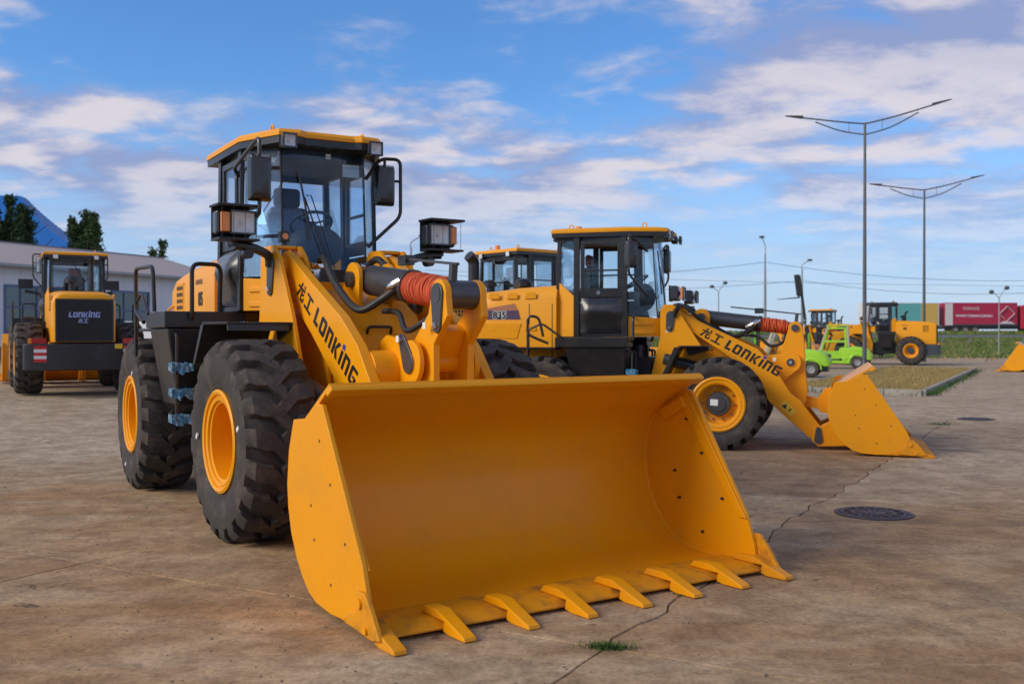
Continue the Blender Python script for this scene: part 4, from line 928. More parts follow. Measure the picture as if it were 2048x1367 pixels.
def blades(pts, hmin, hmax, wid, rnd, lean=.5):
    v = []; f = []
    for x, y, z in pts:
        a = rnd.uniform(0, 6.283); h = rnd.uniform(hmin, hmax); w = wid * rnd.uniform(.6, 1.3); dx, dy = math.cos(a) * w, math.sin(a) * w
        lx, ly = rnd.gauss(0, lean) * h, rnd.gauss(0, lean) * h; o = len(v)
        v += [(x - dx, y - dy, z), (x + dx, y + dy, z), (x + dx * .6 + lx * .45, y + dy * .6 + ly * .45, z + h * .62), (x - dx * .6 + lx * .45, y - dy * .6 + ly * .45, z + h * .62), (x + lx, y + ly, z + h)]
        f += [(o, o + 1, o + 2, o + 3), (o + 3, o + 2, o + 4)]
    m = MB(); m.v = v; m.f = f; return m
def plain_mesh(mb, name, mat):
    me = bpy.data.meshes.new(name); me.from_pydata(mb.v, [], mb.f); me.materials.append(MAT[mat]); o = bpy.data.objects.new(name, me); col.objects.link(o); return o
def gp(px, py, z=0.):
    """ground point whose picture position was measured on the photograph"""
    d = 2030 * (1.645 - z) / (py - 671); return ((px - 1024) * d / 2030, d)

# ---- island with kerb stones
def build_island():
    rnd = random.Random(2)
    A = gp(1560, 771, .14); B = gp(1845, 780, .14); C = gp(1950, 735, .14); D = gp(1785, 731, .14)
    pts = [Vector(p) for p in (A, B, C, D)]
    isl = MB().prism([(p.x, p.y, -.05) for p in pts], [(p.x, p.y, .10) for p in pts]).build('grass_island', 'dry_grass', smooth=0, kind='structure')
    for k in range(4):
        p, q = pts[k], pts[(k + 1) % 4]; d = q - p; Ln = d.length; m = max(1, int(Ln / 1.0)); u = d.normalized(); nn = Vector((u.y, -u.x))
        for i in range(m):
            a = p + u * (Ln * i / m + .008) + nn * .0; b = p + u * (Ln * (i + 1) / m - .008)
            zt = .145 + rnd.uniform(-.008, .008); off = rnd.uniform(-.01, .01)
            mb = MB(); w0, w1 = nn * (.09 + off), nn * (-.07 + off)
            ring = [a + w0, b + w0, b + w1, a + w1]
            mb.prism([(r.x, r.y, -.06) for r in ring], [(r.x, r.y, zt) for r in ring]); mb.build('kerb_stone', 'kerb', isl, bevel=.012)
    P = []
    while len(P) < 24000:
        a, b = rnd.random(), rnd.random(); p = pts[0].lerp(pts[1], a).lerp(pts[3].lerp(pts[2], a), b ** 1.3); P.append((p.x, p.y, .10))
    o = plain_mesh(blades(P, .03, .10, .008, rnd, .9), 'dry_lawn', 'dry_grass'); tag(o, 'dry yellow grass on the kerbed island', 'grass'); o['kind'] = 'stuff'
    # weeds along the kerb foot
    P = []
    for p, q, n_ in ((pts[1], pts[2], 420), (pts[0], pts[1], 90)):
        d = q - p; nn = Vector((d.y, -d.x)).normalized()
        for _ in range(n_): r = p + d * rnd.random() ** 1.6 + nn * (.12 + abs(rnd.gauss(0, .16))); P.append((r.x, r.y, 0))
    o = plain_mesh(blades(P, .05, .22, .012, rnd, .6), 'kerb_weeds', 'weed'); tag(o, 'green weeds along the foot of the kerb', 'weeds'); o['kind'] = 'stuff'
build_island()
# ---- weeds in the slab joints
def weed(px, py, n, spread, h, label):
    rnd = random.Random(px); x, y = gp(px, py); ca, sa = math.cos(R_(61)), math.sin(R_(61)); P = []
    for _ in range(n):
        t, s_ = rnd.gauss(0, spread), rnd.gauss(0, spread * .32); P.append((x + ca * s_ + sa * t, y + sa * s_ - ca * t * .4, -.008))
    o = plain_mesh(blades(P, h * .4, h, .004, rnd, .9), 'weed_tuft', 'weed'); tag(o, label, 'weed', 'weeds in the slab joints')
weed(1215, 1296, 260, .07, .05, 'small green weed tuft in the concrete joint nearest the camera')
weed(1362, 1190, 70, .03, .03, 'tiny weed beneath the bucket teeth of the foreground loader')
weed(1882, 849, 160, .16, .07, 'flat weed patch on the concrete right of the smaller bucket')
# ---- manhole covers
def manhole(px, py, r, label):
    x, y = gp(px, py); m = empty('manhole_cover', (x, y, 0.004), R_(20), label, 'manhole cover', 'manhole covers in the yard')
    MB().lathe([(r + .05, -.004), (r + .05, .006), (r + .006, .010), (r + .006, -.004)], axis='Z', n=48).build('frame_ring', 'cast_iron', m)
    MB().lathe([(.001, .000), (r * .995, .000)], axis='Z', n=48).build('cover_plate', 'decal_black', m)
    for rr in (.30, .62, .94): MB().lathe([(r * rr - .018, .001), (r * rr - .018, .012), (r * rr + .018, .012), (r * rr + .018, .001)], axis='Z', n=48).build('cover_ring', 'cast_iron', m)
    for k in range(16):
        a = 2 * math.pi * k / 16; r0 = .0 if k % 4 == 0 else .34
        MB().beam((r * max(r0, .34) * math.cos(a), r * max(r0, .34) * math.sin(a), .006), (r * .90 * math.cos(a), r * .90 * math.sin(a), .006), .022, .011).build('cover_rib', 'cast_iron', m)
    MB().lathe([(.001, .011), (r * .26, .011)], axis='Z', n=32).build('cover_boss', 'cast_iron', m)
manhole(1748, 1027, .30, 'cast iron manhole cover in the concrete right of the large bucket')
manhole(1952, 838, .30, 'small distant manhole cover near the right edge of the yard')

# ------------------------------------------------------------------ other loaders
GRP = 'yellow wheel loaders in the yard'
REAR = dict(MAIN, art=0, detail=1, mark=None, num='', rearmark=True, beacon=.0, seatmat='seat', headmat='seat_red', exhaust=(-1.55, -.28, 3.05), cab=(-.86, 1.66), hood=dict(MAIN['hood'], zr=2.28, zf=2.38), mirror=(('side', .56, .70, 3.08), ('side', .56, .70, 3.08)))
l3 = empty('wheel_loader', (-10.9, 25.2, hgt(-10.9, 25.2)), R_(118), 'wheel loader turned away with its black rear grille, by the white hall', 'wheel loader', GRP)
make_loader(REAR, l3)
BEH = dict(MAIN, art=0, detail=1, mark=None, num='', beacon=.2, seatmat='seat', headmat='seat_red', exhaust=(-1.15, .42, 3.24), exr=.12, cab=(-.86, 1.80), mirror=(('side', .56, .70, 3.08), ('side', .56, .70, 3.08)))
l4 = empty('wheel_loader', (.34, 22.0, 0), R_(40), 'wheel loader half hidden, its cab showing behind the hood marked 835', 'wheel loader', GRP)
make_loader(BEH, l4)
pmat('slate', (.045, .055, .075), .45, var=.15, dust=((.10, .08, .06), .18, 6))
pmat('ochre', (.62, .26, .012), .45, var=.08, dust=((.36, .20, .08), .25, 4))
FAR = dict(MAIN, art=0, detail=0, mark=None, num='85', roofmat='black', cwmat='slate', beacon=.3, lugs=22, hubmat='slate', deep=False, mirror=(('side', .56, .70, 3.08), ('side', .56, .70, 3.08)))
th = R_(157); fx, fy = (1822 - 1024) * 57 / 2030, 57
l5 = empty('wheel_loader', (fx + 1.645 * math.cos(th) + 1.08 * math.sin(th) * 1, fy + 1.645 * math.sin(th) - 1.08 * math.cos(th) * 1, 0), th, 'distant wheel loader facing left with slate-grey cab and counterweight', 'wheel loader', GRP)
make_loader(FAR, l5)
l6 = empty('wheel_loader', (22.6, 74.0, 0), R_(150), 'most distant wheel loader, only its roof and cab top showing beyond the forklifts', 'wheel loader', GRP)
make_loader(dict(FAR, num='', roofmat='yellow', beacon=.2), l6)
tx, ty = gp(1990, 742); th = R_(150)
l7 = empty('wheel_loader', (tx - 5.03 * math.cos(th) + 1.49 * math.sin(th), ty - 5.03 * math.sin(th) - 1.49 * math.cos(th), 0), th, 'wheel loader cut off by the right edge, only its bucket in view', 'wheel loader', GRP)
make_loader(dict(FAR, num='', roofmat='yellow'), l7)

# ------------------------------------------------------------------ forklifts
def small_wheel(par, x, y, r, w, s):
    t = MB().lathe([(r * .55, w * .42), (r * .62, w * .5), (r * .9, w * .5), (r, w * .36), (r, -w * .36), (r * .9, -w * .5), (r * .62, -w * .5), (r * .55, -w * .42)], c=(x, y, r), n=28).build('wheel', 'rubber', par)
    MB().lathe([(r * .54, s * w * .46), (r * .50, s * w * .50), (r * .44, s * w * .36), (r * .26, s * w * .28), (r * .24, s * w * .40), (.001, s * w * .40)], c=(x, y, r), n=24).build('rim', 'galv', t)
def forklift(root, mast_h, fork_z, lean, cab):
    # X forward, Y left; wheelbase 1.7
    body = [(-.75, .32), (-.62, .98), (-.45, 1.10), (.45, 1.08), (.55, .75), (1.35, .70), (1.40, .25), (.55, .22), (-.30, .22)]
    MB().xz([(-.30, .24), (-.30, .62), (-.05, .62), (.0, 1.06), (.40, 1.06), (.52, .78), (1.55, .74), (1.60, .26)], -.52, .52).build('chassis', 'lime', root, bevel=.04)
    rings = []
    for x, w, z0, z1 in ((.30, .54, .30, 1.10), (-.2, .56, .62, 1.12), (-.55, .56, .60, 1.08), (-.92, .52, .42, 1.0), (-1.08, .46, .42, .84), (-1.14, .40, .46, .70)):
        rings.append([(x, -w, z0), (x, -w, z1 - .12), (x, -w + .12, z1), (x, w - .12, z1), (x, w, z1 - .12), (x, w, z0)])
    cwt = MB().loft(rings).build('counterweight', 'lime', root, bevel=.04)
    MB().box2((-1.05, -.42, .22), (-.45, .42, .44)).build('rear_bumper', 'black', cwt, bevel=.03)
    MB().box2((-1.13, -.28, .78), (-1.02, .28, .90)).build('rear_vent', 'black', cwt)
    for s in (-1, 1):
        small_wheel(root, -.42, s * .48, .31, .20, s); small_wheel(root, 1.30, s * .52, .36, .24, s)
        MB().tube([(-.42 + .40 * math.cos(a), s * .57, .31 + .40 * math.sin(a)) for a in [R_(0) + R_(180) * k / 10 for k in range(11)]], .03, 6).build('wheel_arch', 'lime', root)
        MB().box2((.25, s * .522, .40), (1.0, s * .528, .50)).build('side_band', 'black', root)
    me = text_mesh('ZOOMLION', .09, 'decal_green'); 
    for s in (-1, 1): text_obj(me, (.95 if s > 0 else .32, s * .531, .42), (-1 if s > 0 else 1, 0, 0), (0, 0, 1), root)
    # cab
    zt = 2.12
    for s in (-1, 1):
        fr = MB()
        fr.beam((.0, s * .50, 1.08), (.06, s * .50, zt), .06, .09, (1, 0, 0)); rearp = fr.build('rear_pillar', 'beige', root, bevel=.01)
        MB().beam((1.42, s * .50, .78), (.98, s * .50, zt), .06, .10, (1, 0, 0)).build('front_pillar', 'beige', root, bevel=.01)
        if cab:
            d = MB(); o = [(.10, .78), (.14, 2.06), (.96, 2.06), (1.36, .82), (1.0, .78)]
            d.beam((.12, s * .51, .80), (.16, s * .51, 2.05), .04, .10, (1, 0, 0)); d.beam((1.32, s * .51, .86), (.97, s * .51, 2.05), .04, .09, (1, 0, 0)); d.beam((.16, s * .51, 2.02), (.98, s * .51, 2.02), .04, .09); d.beam((.14, s * .51, 1.36), (1.16, s * .51, 1.36), .038, .10); d.beam((.1, s * .51, .82), (1.34, s * .51, .82), .042, .10)
            do = d.build('door', 'lime', root, bevel=.01)
            w = MB().xz([(.19, .86), (.19, 1.32), (1.12, 1.32), (1.26, .9)], s * .50, s * .505); w.build('door_window', 'glass', do, smooth=0)
            w = MB().xz([(.20, 1.40), (.20, 1.98), (.95, 1.98), (1.11, 1.40)], s * .50, s * .505); w.build('door_window', 'glass', do, smooth=0)
    rf = MB().box2((-.02, -.54, zt), (1.08, .54, zt + .06)).build('overhead_guard', 'lime' if cab else 'black', root, bevel=.02)
    if cab:
        MB().xz([(1.40, .80), (.99, 2.10), (.995, 2.10), (1.405, .80)], -.48, .48).build('windscreen', 'glass', root, smooth=0)
        MB().box2((.02, -.46, 1.1), (.025, .46, 2.08)).build('rear_window', 'glass', root)
    MB().box((.35, 0, 1.18), (.45, .42, .12)).box((.16, 0, 1.45), (.10, .42, .45)).build('seat', 'seat', root, bevel=.03)
    st = MB(); c = Vector((.85, 0, 1.42)); st.tube([c + Vector((math.sin(a) * .08, math.cos(a) * .17, math.sin(a) * .14)) for a in [2 * math.pi * k / 16 for k in range(17)]], .014, 6); st.cyl(c, (1.1, 0, .8), .03, n=8); st.build('steering_wheel', 'black', root)
    # mast
    mx = 1.78; ln = math.tan(lean)
    P = lambda y, z, dx=0: (mx + dx - ln * z, y, z)
    ms = MB()
    for s in (-1, 1): ms.beam(P(s * .36, .12), P(s * .36, 2.1), .07, .17, (1, 0, 0))
    for z in (.35, 1.1, 2.05): ms.beam(P(-.33, z), P(.33, z), .05, .09, (1, 0, 0))
    mo = ms.build('mast', 'black', root, bevel=.006)
    m2 = MB(); top = mast_h; bot = max(.2, mast_h - 1.95)
    for s in (-1, 1): m2.beam(P(s * .29, bot, .02), P(s * .29, top, .02), .055, .10, (1, 0, 0))
    for z in (bot + .1, top - .06): m2.beam(P(-.26, z, .02), P(.26, z, .02), .05, .08, (1, 0, 0))
    m2.build('inner_mast', 'black', mo, bevel=.005)
    for s in (-1, 1):
        MB().cyl(P(s * .22, .3, -.06), P(s * .22, min(2.0, mast_h - .05), -.06), .028, n=10).build('lift_ram', 'steel_grey', mo); MB().cyl(P(s * .15, .3, .03), P(s * .15, mast_h - .1, .03), .012, n=6).build('lift_chain', 'black', mo)
    cz_ = fork_z; cr = MB()
    cr.beam(P(-.50, cz_ + .12, .12), P(.50, cz_ + .12, .12), .05, .12, (1, 0, 0)); cr.beam(P(-.50, cz_ + .52, .12), P(.50, cz_ + .52, .12), .05, .10, (1, 0, 0))
    for k in range(5): cr.beam(P(-.46 + .23 * k, cz_ + .55, .12), P(-.46 + .23 * k, cz_ + 1.15, .12), .035, .035, (1, 0, 0))
    cr.beam(P(-.48, cz_ + 1.15, .12), P(.48, cz_ + 1.15, .12), .035, .05, (1, 0, 0))
    for s in (-1, 1): cr.beam(P(s * .47, cz_ + .1, .12), P(s * .47, cz_ + 1.17, .12), .03, .26, (1, 0, 0))
    co = cr.build('carriage', 'black', root)
    for s in (-1, 1):
        MB().beam(P(s * .26, cz_ + .55, .18), P(s * .26, cz_, .18), .11, .045, (1, 0, 0)).build('fork', 'black', co)
        a = P(s * .26, cz_ + .02, .16); MB().prism([(a[0], a[1] - .055, a[2] - .022), (a[0], a[1] + .055, a[2] - .022), (a[0], a[1] + .055, a[2] + .022), (a[0], a[1] - .055, a[2] + .022)], [(a[0] + 1.1, a[1] - .04, a[2] - .09), (a[0] + 1.1, a[1] + .04, a[2] - .09), (a[0] + 1.1, a[1] + .04, a[2] - .08), (a[0] + 1.1, a[1] - .04, a[2] - .08)]).build('fork_blade', 'black', co)
    for s in (-1, 1):
        pl = MB().box(P(s * .425, 1.45), (.10, .006, 1.0)); pl.build('mast_label', 'black', mo)
        me = text_mesh('ZOOMLION', .14, 'decal_green', .006); text_obj(me, P(s * .432, 1.02, .05 * s), (0, 0, 1), (-s, 0, 0), mo)
    if not cab: pass
x, y = gp(1632, 754); th = R_(158)
f1 = empty('forklift', (x - 0 + .42 * math.cos(th), y + .42 * math.sin(th) + .5, 0), th, 'nearer green forklift with open beige pillars and lowered mast', 'forklift', 'green forklifts'); forklift(f1, 2.1, .15, .0, False)
x, y = gp(1722, 737); th = R_(160)
f2 = empty('forklift', (x + .42 * math.cos(th), y + .42 * math.sin(th) + .5, 0), th, 'green forklift with closed cab, mast raised high and forks up in the air', 'forklift', 'green forklifts'); forklift(f2, 4.4, 3.58, -.13, True)

# ------------------------------------------------------------------ lamp posts
def big_lamp(px, d, H, tip, label, group='tall double-arm lamp posts on the island'):
    x = (px - 1024) * d / 2030; r = empty('street_lamp', (x, d, .08), R_(-6), label, 'street lamp', group)
    MB().cyl((0, 0, 0), (0, 0, H), .105, .055, n=12).cyl((0, 0, 0), (0, 0, .35), .15, .12, n=12).build('pole', 'pole_grey', r)
    for s, (ex, ez) in ((-1, tip[0]), (1, tip[1])):
        MB().tube(smooth_path([(0, 0, H - .05), (ex * .35, 0, H - .05 + ez * .30), (ex * .82, 0, H - .05 + ez * .80)], 5), .035, 8).tube(smooth_path([(0, 0, H - .55), (ex * .30, 0, H - .45 + ez * .22), (ex * .62, 0, H - .18 + ez * .58)], 5), .03, 8).cyl((ex * .20, 0, H - .5 + ez * .16), (ex * .20, 0, H + ez * .18), .012, n=6).build('arm', 'pole_grey', r)
        a = Vector((ex * .78, 0, H - .05 + ez * .76)); b = Vector((ex, 0, H - .05 + ez)); n_ = 6
        rings = []
        for k in range(n_):
            t = k / (n_ - 1); c = a.lerp(b, t); w = .17 * (1 - .75 * t ** 2); hh = .085 * (1 - .8 * t)
            rings.append([c + Vector((0, -w, 0)), c + Vector((0, -w * .6, hh)), c + Vector((0, w * .6, hh)), c + Vector((0, w, 0)), c + Vector((0, w * .6, -.03)), c + Vector((0, -w * .6, -.03))])
        MB().loft(rings).build('lamp_head', 'pole_grey', r)
big_lamp(1729, 47, 11.4, ((-3.6, .45), (3.85, 1.05)), 'taller double-arm lamp post, the nearer one beside the forklifts')
big_lamp(1848, 61, 10.35, ((-3.2, .42), (3.45, .85)), 'shorter-looking double-arm lamp post in front of the distant loader')
def y_lamp(px, py, d, z0, label):
    x = (px - 1024) * d / 2030; H = 1.645 + (671 - py) * d / 2030 - z0
    r = empty('street_lamp', (x, d, z0), 0, label, 'street lamp', 'small fork-topped lamp posts')
    MB().cyl((0, 0, 0), (0, 0, H * .86), .06, .045, n=10).build('pole', 'galv', r)
    for ex, k in ((-.55, .94), (.55, 1.0)):
        MB().tube([(0, 0, H * .85), (ex * .4, 0, H * (.85 + (k - .85) * .5)), (ex, 0, H * k)], .03, 8).build('arm', 'galv', r)
        MB().sphere((ex * 1.1, 0, H * k + .02), .22, 10, 8, (1, .7, .7)).build('lamp_head', 'pole_grey', r)
y_lamp(1437, 566, 92, hgt(18, 92), 'small fork-topped lamp post above the boom of the loader marked 835')
y_lamp(1998, 576, 80, hgt(38, 80), 'small fork-topped lamp post in front of the red truck')
def hook_lamp(px, py, d, z0, mast, label):
    x = (px - 1024) * d / 2030; H = 1.645 + (671 - py) * d / 2030 - z0
    r = empty('street_lamp', (x, d, z0), 0, label, 'street lamp', 'slender single-arm lamp posts')
    MB().cyl((0, 0, 0), (0, 0, H * .55), .17, .13, n=10).cyl((0, 0, H * .55), (0, 0, H * mast), .12, .08, n=10).build('pole', 'galv', r)
    MB().tube(smooth_path([(0, 0, H * mast), (0.02, 0, H * (mast + .45 * (1 - mast))), (-.0 + .9 * (1 if px != 1530 else -.4), 0, H)], 5), .05, 8).build('arm', 'galv', r)
    MB().sphere((.9 * (1 if px != 1530 else -.4), 0, H), .24, 10, 8, (1.3, .7, .6)).build('lamp_head', 'pole_grey', r)
hook_lamp(1530, 474, 110, hgt(20, 110), .82, 'tallest slender pole with power lines, rising above the wrapped cylinder')
hook_lamp(1604, 520, 118, hgt(20, 118), .88, 'slender curved-arm lamp post behind the raised forklift mast')
hook_lamp(822, 471, 80, 0, .9, 'slender curved-arm lamp post between the foreground cab and its left headlight')
# power lines
def wire(p, q, sag, label, r=.022):
    n = 24; a = Vector(p); b = Vector(q)
    o = MB().tube([a.lerp(b, t / n) - Vector((0, 0, sag * 4 * (t / n) * (1 - t / n))) for t in range(n + 1)], r, 5).build('power_line', 'wire'); tag(o, label, 'power line', 'power lines')
def at(px, py, d): return ((px - 1024) * d / 2030, d, 1.645 + (671 - py) * d / 2030)
A = at(1530, 524, 110); wire(A, at(2300, 545, 110), 1.4, 'highest power line running right from the tall slender pole'); wire(A, at(860, 548, 116), .9, 'highest power line running left from the tall slender pole')
B_ = at(1604, 561, 118); wire(B_, at(2300, 560, 118), 1.6, 'lower power line running right from the curved-arm lamp post'); wire(B_, at(860, 575, 122), .8, 'lower power line running left from the curved-arm lamp post')
wire(at(850, 540, 140), at(2300, 572, 140), .6, 'long thin power line crossing the sky behind both poles', .02)

# ------------------------------------------------------------------ road, rail, trucks
RZ = 1.95
MB().box2((-20, 126, RZ - .3), (400, 146, RZ + .02)).build('road', 'yard_ground', kind='structure')
gr = empty('guard_rail', (4, 93, .96), 0, 'long steel guard rail along the road embankment', 'guard rail')
MB().yz([(0, .55), (.05, .60), (0, .66), (.05, .72), (0, .80), (.02, .80), (.07, .72), (.02, .66), (.07, .60), (.02, .55)], 0, 130).build('rail', 'galv', gr)
pm = MB().box((0, .12, .36), (.12, .12, .86)).mesh('post', 'galv')
for k in range(52):
    o = bpy.data.objects.new('post', pm); col.objects.link(o); o.parent = gr; o.location = (k * 2.5 + .5, 0, 0)
xs_ = [-6 + 3 * k for k in range(38)]; ys_ = [76 + 1.5 * k for k in range(31)]; n_ = len(xs_)
MB().add([(x, y, hgt(x, y) + .03) for y in ys_ for x in xs_], [(j * n_ + i, j * n_ + i + 1, (j + 1) * n_ + i + 1, (j + 1) * n_ + i) for j in range(len(ys_) - 1) for i in range(n_ - 1)]).build('embankment', 'green_grass', smooth=60, kind='structure')
rnd = random.Random(8); P = []
while len(P) < 34000:
    y = 74 + 47 * rnd.random() ** .8; x = rnd.uniform(6, 85) if rnd.random() < .8 else rnd.uniform(-5, 20); P.append((x, y, hgt(x, y) - .03))
o = plain_mesh(blades(P, .10, .42, .05, rnd, .45), 'embankment_grass', 'green_grass'); tag(o, 'tall green grass on the road embankment', 'grass'); o['kind'] = 'stuff'
P = []
while len(P) < 3500:
    y = 66 + 50 * rnd.random(); x = rnd.uniform(4, 80); P.append((x, y, hgt(x, y) - .03))
o = plain_mesh(blades(P, .12, .45, .04, rnd, .5), 'embankment_straw', 'dry_grass'); tag(o, 'dry straw-coloured grass mixed into the embankment', 'grass'); o['kind'] = 'stuff'
def truck_wheel(par, x, y, s, r=.5):
    t = MB().lathe([(r * .55, .12), (r * .95, .14), (r, .08), (r, -.08), (r * .95, -.14), (r * .55, -.12)], c=(x, y, r), n=20).build('wheel', 'rubber', par)
    MB().lathe([(r * .58, s * .11), (r * .5, s * .02), (.001, s * .04)], c=(x, y, r), n=16).build('rim', 'galv', t)
def truck(x0, L, cabin, label, scheme):
    r = empty('lorry', (x0, 136, RZ + .02), 0, label, 'truck', 'trucks on the road')
    z0, z1 = 1.0, 4.05
    MB().box2((0, -1.25, z0), (L, 1.25, z1)).build('trailer_body', scheme[0], r, bevel=.03)
    MB().box2((0, -1.0, .55), (L, 1.0, z0 - .02)).build('trailer_chassis', 'black', r)
    for k in range(3):
        for s in (-1, 1): truck_wheel(r, 1.4 + 1.3 * k, s * 1.05, s)
    if cabin:
        c = MB().xz([(L + .5, .6), (L + .5, 3.6), (L + 1.0, 3.75), (L + 1.9, 3.1), (L + 2.55, 2.1), (L + 2.6, .5)], -1.2, 1.2).build('cab', 'truck_red', r, bevel=.06)
        for s in (-1, 1):
            MB().xz([(L + 1.4, 1.75), (L + 1.4, 2.65), (L + 2.0, 2.65), (L + 2.3, 1.85)], s * 1.205, s * 1.215).build('side_window', 'window_glass', c, smooth=0); truck_wheel(r, L + 1.7, s * 1.05, s)
        MB().box2((L + .1, -.9, .55), (L + .55, .9, 1.0)).build('coupling', 'black', r)
    return r
t1 = truck(57.5, 9.6, True, 'red articulated lorry with magenta printed trailer driving on the road', ('truck_magenta',))
MB().box2((0, -1.275, 1.05), (1.0, -1.253, 3.95)).build('trailer_end_panel', 'trailer_white', t1)
text_obj(text_mesh('ТЕРРАСЕ', .50, 'decal_white'), (2.3, -1.262, 3.1), (1, 0, 0), (0, 0, 1), t1); text_obj(text_mesh('WWW.TORMACOM.RU', .46, 'decal_white', .01), (1.4, -1.262, 2.15), (1, 0, 0), (0, 0, 1), t1)
q = MB()
for a, b in (((7.1, 2.5), (8.2, 3.6)), ((8.2, 3.6), (9.2, 2.6)), ((7.1, 2.5), (7.9, 1.9)), ((9.2, 2.6), (8.1, 1.6))): q.beam((a[0], -1.27, a[1]), (b[0], -1.27, b[1]), .03, .34, (0, 1, 0))
q.add([(7.1, -1.272, 1.25), (9.3, -1.272, 1.25), (8.6, -1.272, 1.6), (7.7, -1.272, 1.6)], [(0, 1, 2, 3)]); q.build('trailer_emblem', 'trailer_white', t1, kind='stuff')
MB().box2((0.0, -1.262, 1.0), (9.6, -1.252, 1.2)).build('trailer_skirt', 'slate', t1)
t2 = truck(46.8, 9.9, False, 'pale lorry trailer with teal and tan panels behind the distant loader', ('trailer_white',))
MB().box2((3.2, -1.275, 1.05), (7.5, -1.255, 3.95)).build('printed_panel', 'teal', t2); MB().box2((7.5, -1.275, 1.05), (9.7, -1.255, 3.95)).build('printed_panel', 'trailer_yellow', t2)

# ------------------------------------------------------------------ hall at left, house, van
def build_hall():
    A = Vector((-33.2, 42.0)); u = Vector((.39, .92)).normalized(); nrm = Vector((u.y, -u.x)); L = 33.; E = 5.6; g = .30
    r = empty('hall', (A.x, A.y, 0), math.atan2(u.y, u.x), 'long white panel hall with grey metal roof and blue framed windows', 'building')
    # local: X along wall, -Y towards the yard
    MB().box2((0, .10, -.2), (L, 12, E - .05)).build('wall_core', 'plinth', r)
    wins = ((5.6, 9.6), (14.6, 19.6), (22.0, 25.5)); zb, zt = 1.75, 4.45
    step = 1.1; n_ = int(L / step)
    pm = MB().box2((.008, 0, 1.05), (step - .008, .10, E)).mesh('wall_panel', 'wall_white', 0); lo = MB().box2((.008, 0, 1.05), (step - .008, .10, zb)).mesh('wall_panel', 'wall_white', 0); hi = MB().box2((.008, 0, zt), (step - .008, .10, E)).mesh('wall_panel', 'wall_white', 0)
    for k in range(n_):
        x = k * step; mid = x + step / 2
        inw = any(a < mid < b for a, b in wins)
        for me in ((lo, hi) if inw else (pm,)):
            o = bpy.data.objects.new('wall_panel', me); col.objects.link(o); o.parent = r; o.location = (x, 0, 0)
    for a, b in wins:
        a2 = math.ceil((a - step / 2) / step) * step; b2 = math.ceil((b - step / 2) / step) * step
        f = MB(); w = .13
        f.box2((a2, -.06, zb), (a2 + w, .08, zt)).box2((b2 - w, -.06, zb), (b2, .08, zt)).box2((a2 + w, -.06, zb), (b2 - w, .08, zb + w)).box2((a2 + w, -.06, zt - w), (b2 - w, .08, zt)).box2((a2 + w, -.05, 3.15), (b2 - w, .07, 3.27))
        m = int((b2 - a2) / 1.1)
        for k in range(1, m): f.box2((a2 + (b2 - a2) * k / m - .05, -.045, zb + w), (a2 + (b2 - a2) * k / m + .05, .065, zt - w))
        fo = f.build('window_frame', 'frame_blue', r)
        for k in range(m):
            xa = a2 + (b2 - a2) * k / m; xb = a2 + (b2 - a2) * (k + 1) / m
            for z0, z1 in ((zb + .1, 3.18), (3.22, zt - .1)):
                MB().box2((xa + .02, .0, z0), (xb - .02, .008, z1)).build('pane', 'window_glass', fo)
                if (k * 7 + int(z0)) % 3 == 0: MB().box2((xa + .1, .05, z0), (xb - .1, .055, z1)).build('blind', 'wall_white', fo)
    MB().box2((0, -.04, -.1), (L, .09, 1.04)).build('plinth', 'plinth', r)
    # ribbed metal roof
    eave, ridge = (-.55, E - .06), (6.2, 7.35); m = int((L + 1) / .30); v = []; 
    prof = []
    for k in range(m):
        x = -.5 + k * .30; prof += [(x, 0), (x + .04, .05), (x + .10, .05), (x + .14, 0)]
    for (y, z) in (eave, ridge): v += [(x, y, z + dz) for x, dz in prof]
    for (y, z) in (eave, ridge): v += [(x, y - .0, z - .06) for x, dz in prof]
    n = len(prof); fs = [(i, i + 1, n + i + 1, n + i) for i in range(n - 1)] + [(2 * n + i, 3 * n + i, 3 * n + i + 1, 2 * n + i + 1) for i in range(n - 1)] + [(i, 2 * n + i, 2 * n + i + 1, i + 1) for i in range(n - 1)]
    ro = MB().add(v, fs).build('roof', 'roof_grey', r, smooth=0)
    MB().xz([(-.5, 7.28), (L + .5, 7.28), (L + .5, 7.44), (-.5, 7.44)], 6.1, 6.35).build('ridge_cap', 'roof_grey', ro)
    MB().prism([(-.5, 6.3, 7.30), (L + .5, 6.3, 7.30), (L + .5, 12.8, E), (-.5, 12.8, E)], [(-.5, 6.3, 7.22), (L + .5, 6.3, 7.22), (L + .5, 12.8, E - .08), (-.5, 12.8, E - .08)]).build('roof_back', 'roof_grey', ro, smooth=0)
    MB().box2((-.5, -.70, E - .22), (L + .5, -.52, E - .05)).build('gutter', 'galv', r, bevel=.03)
    MB().yz([(.1, E - .06), (6.2, 7.2), (12, E - .06)], L - .12, L - .02).build('gable', 'wall_white', r)
build_hall()
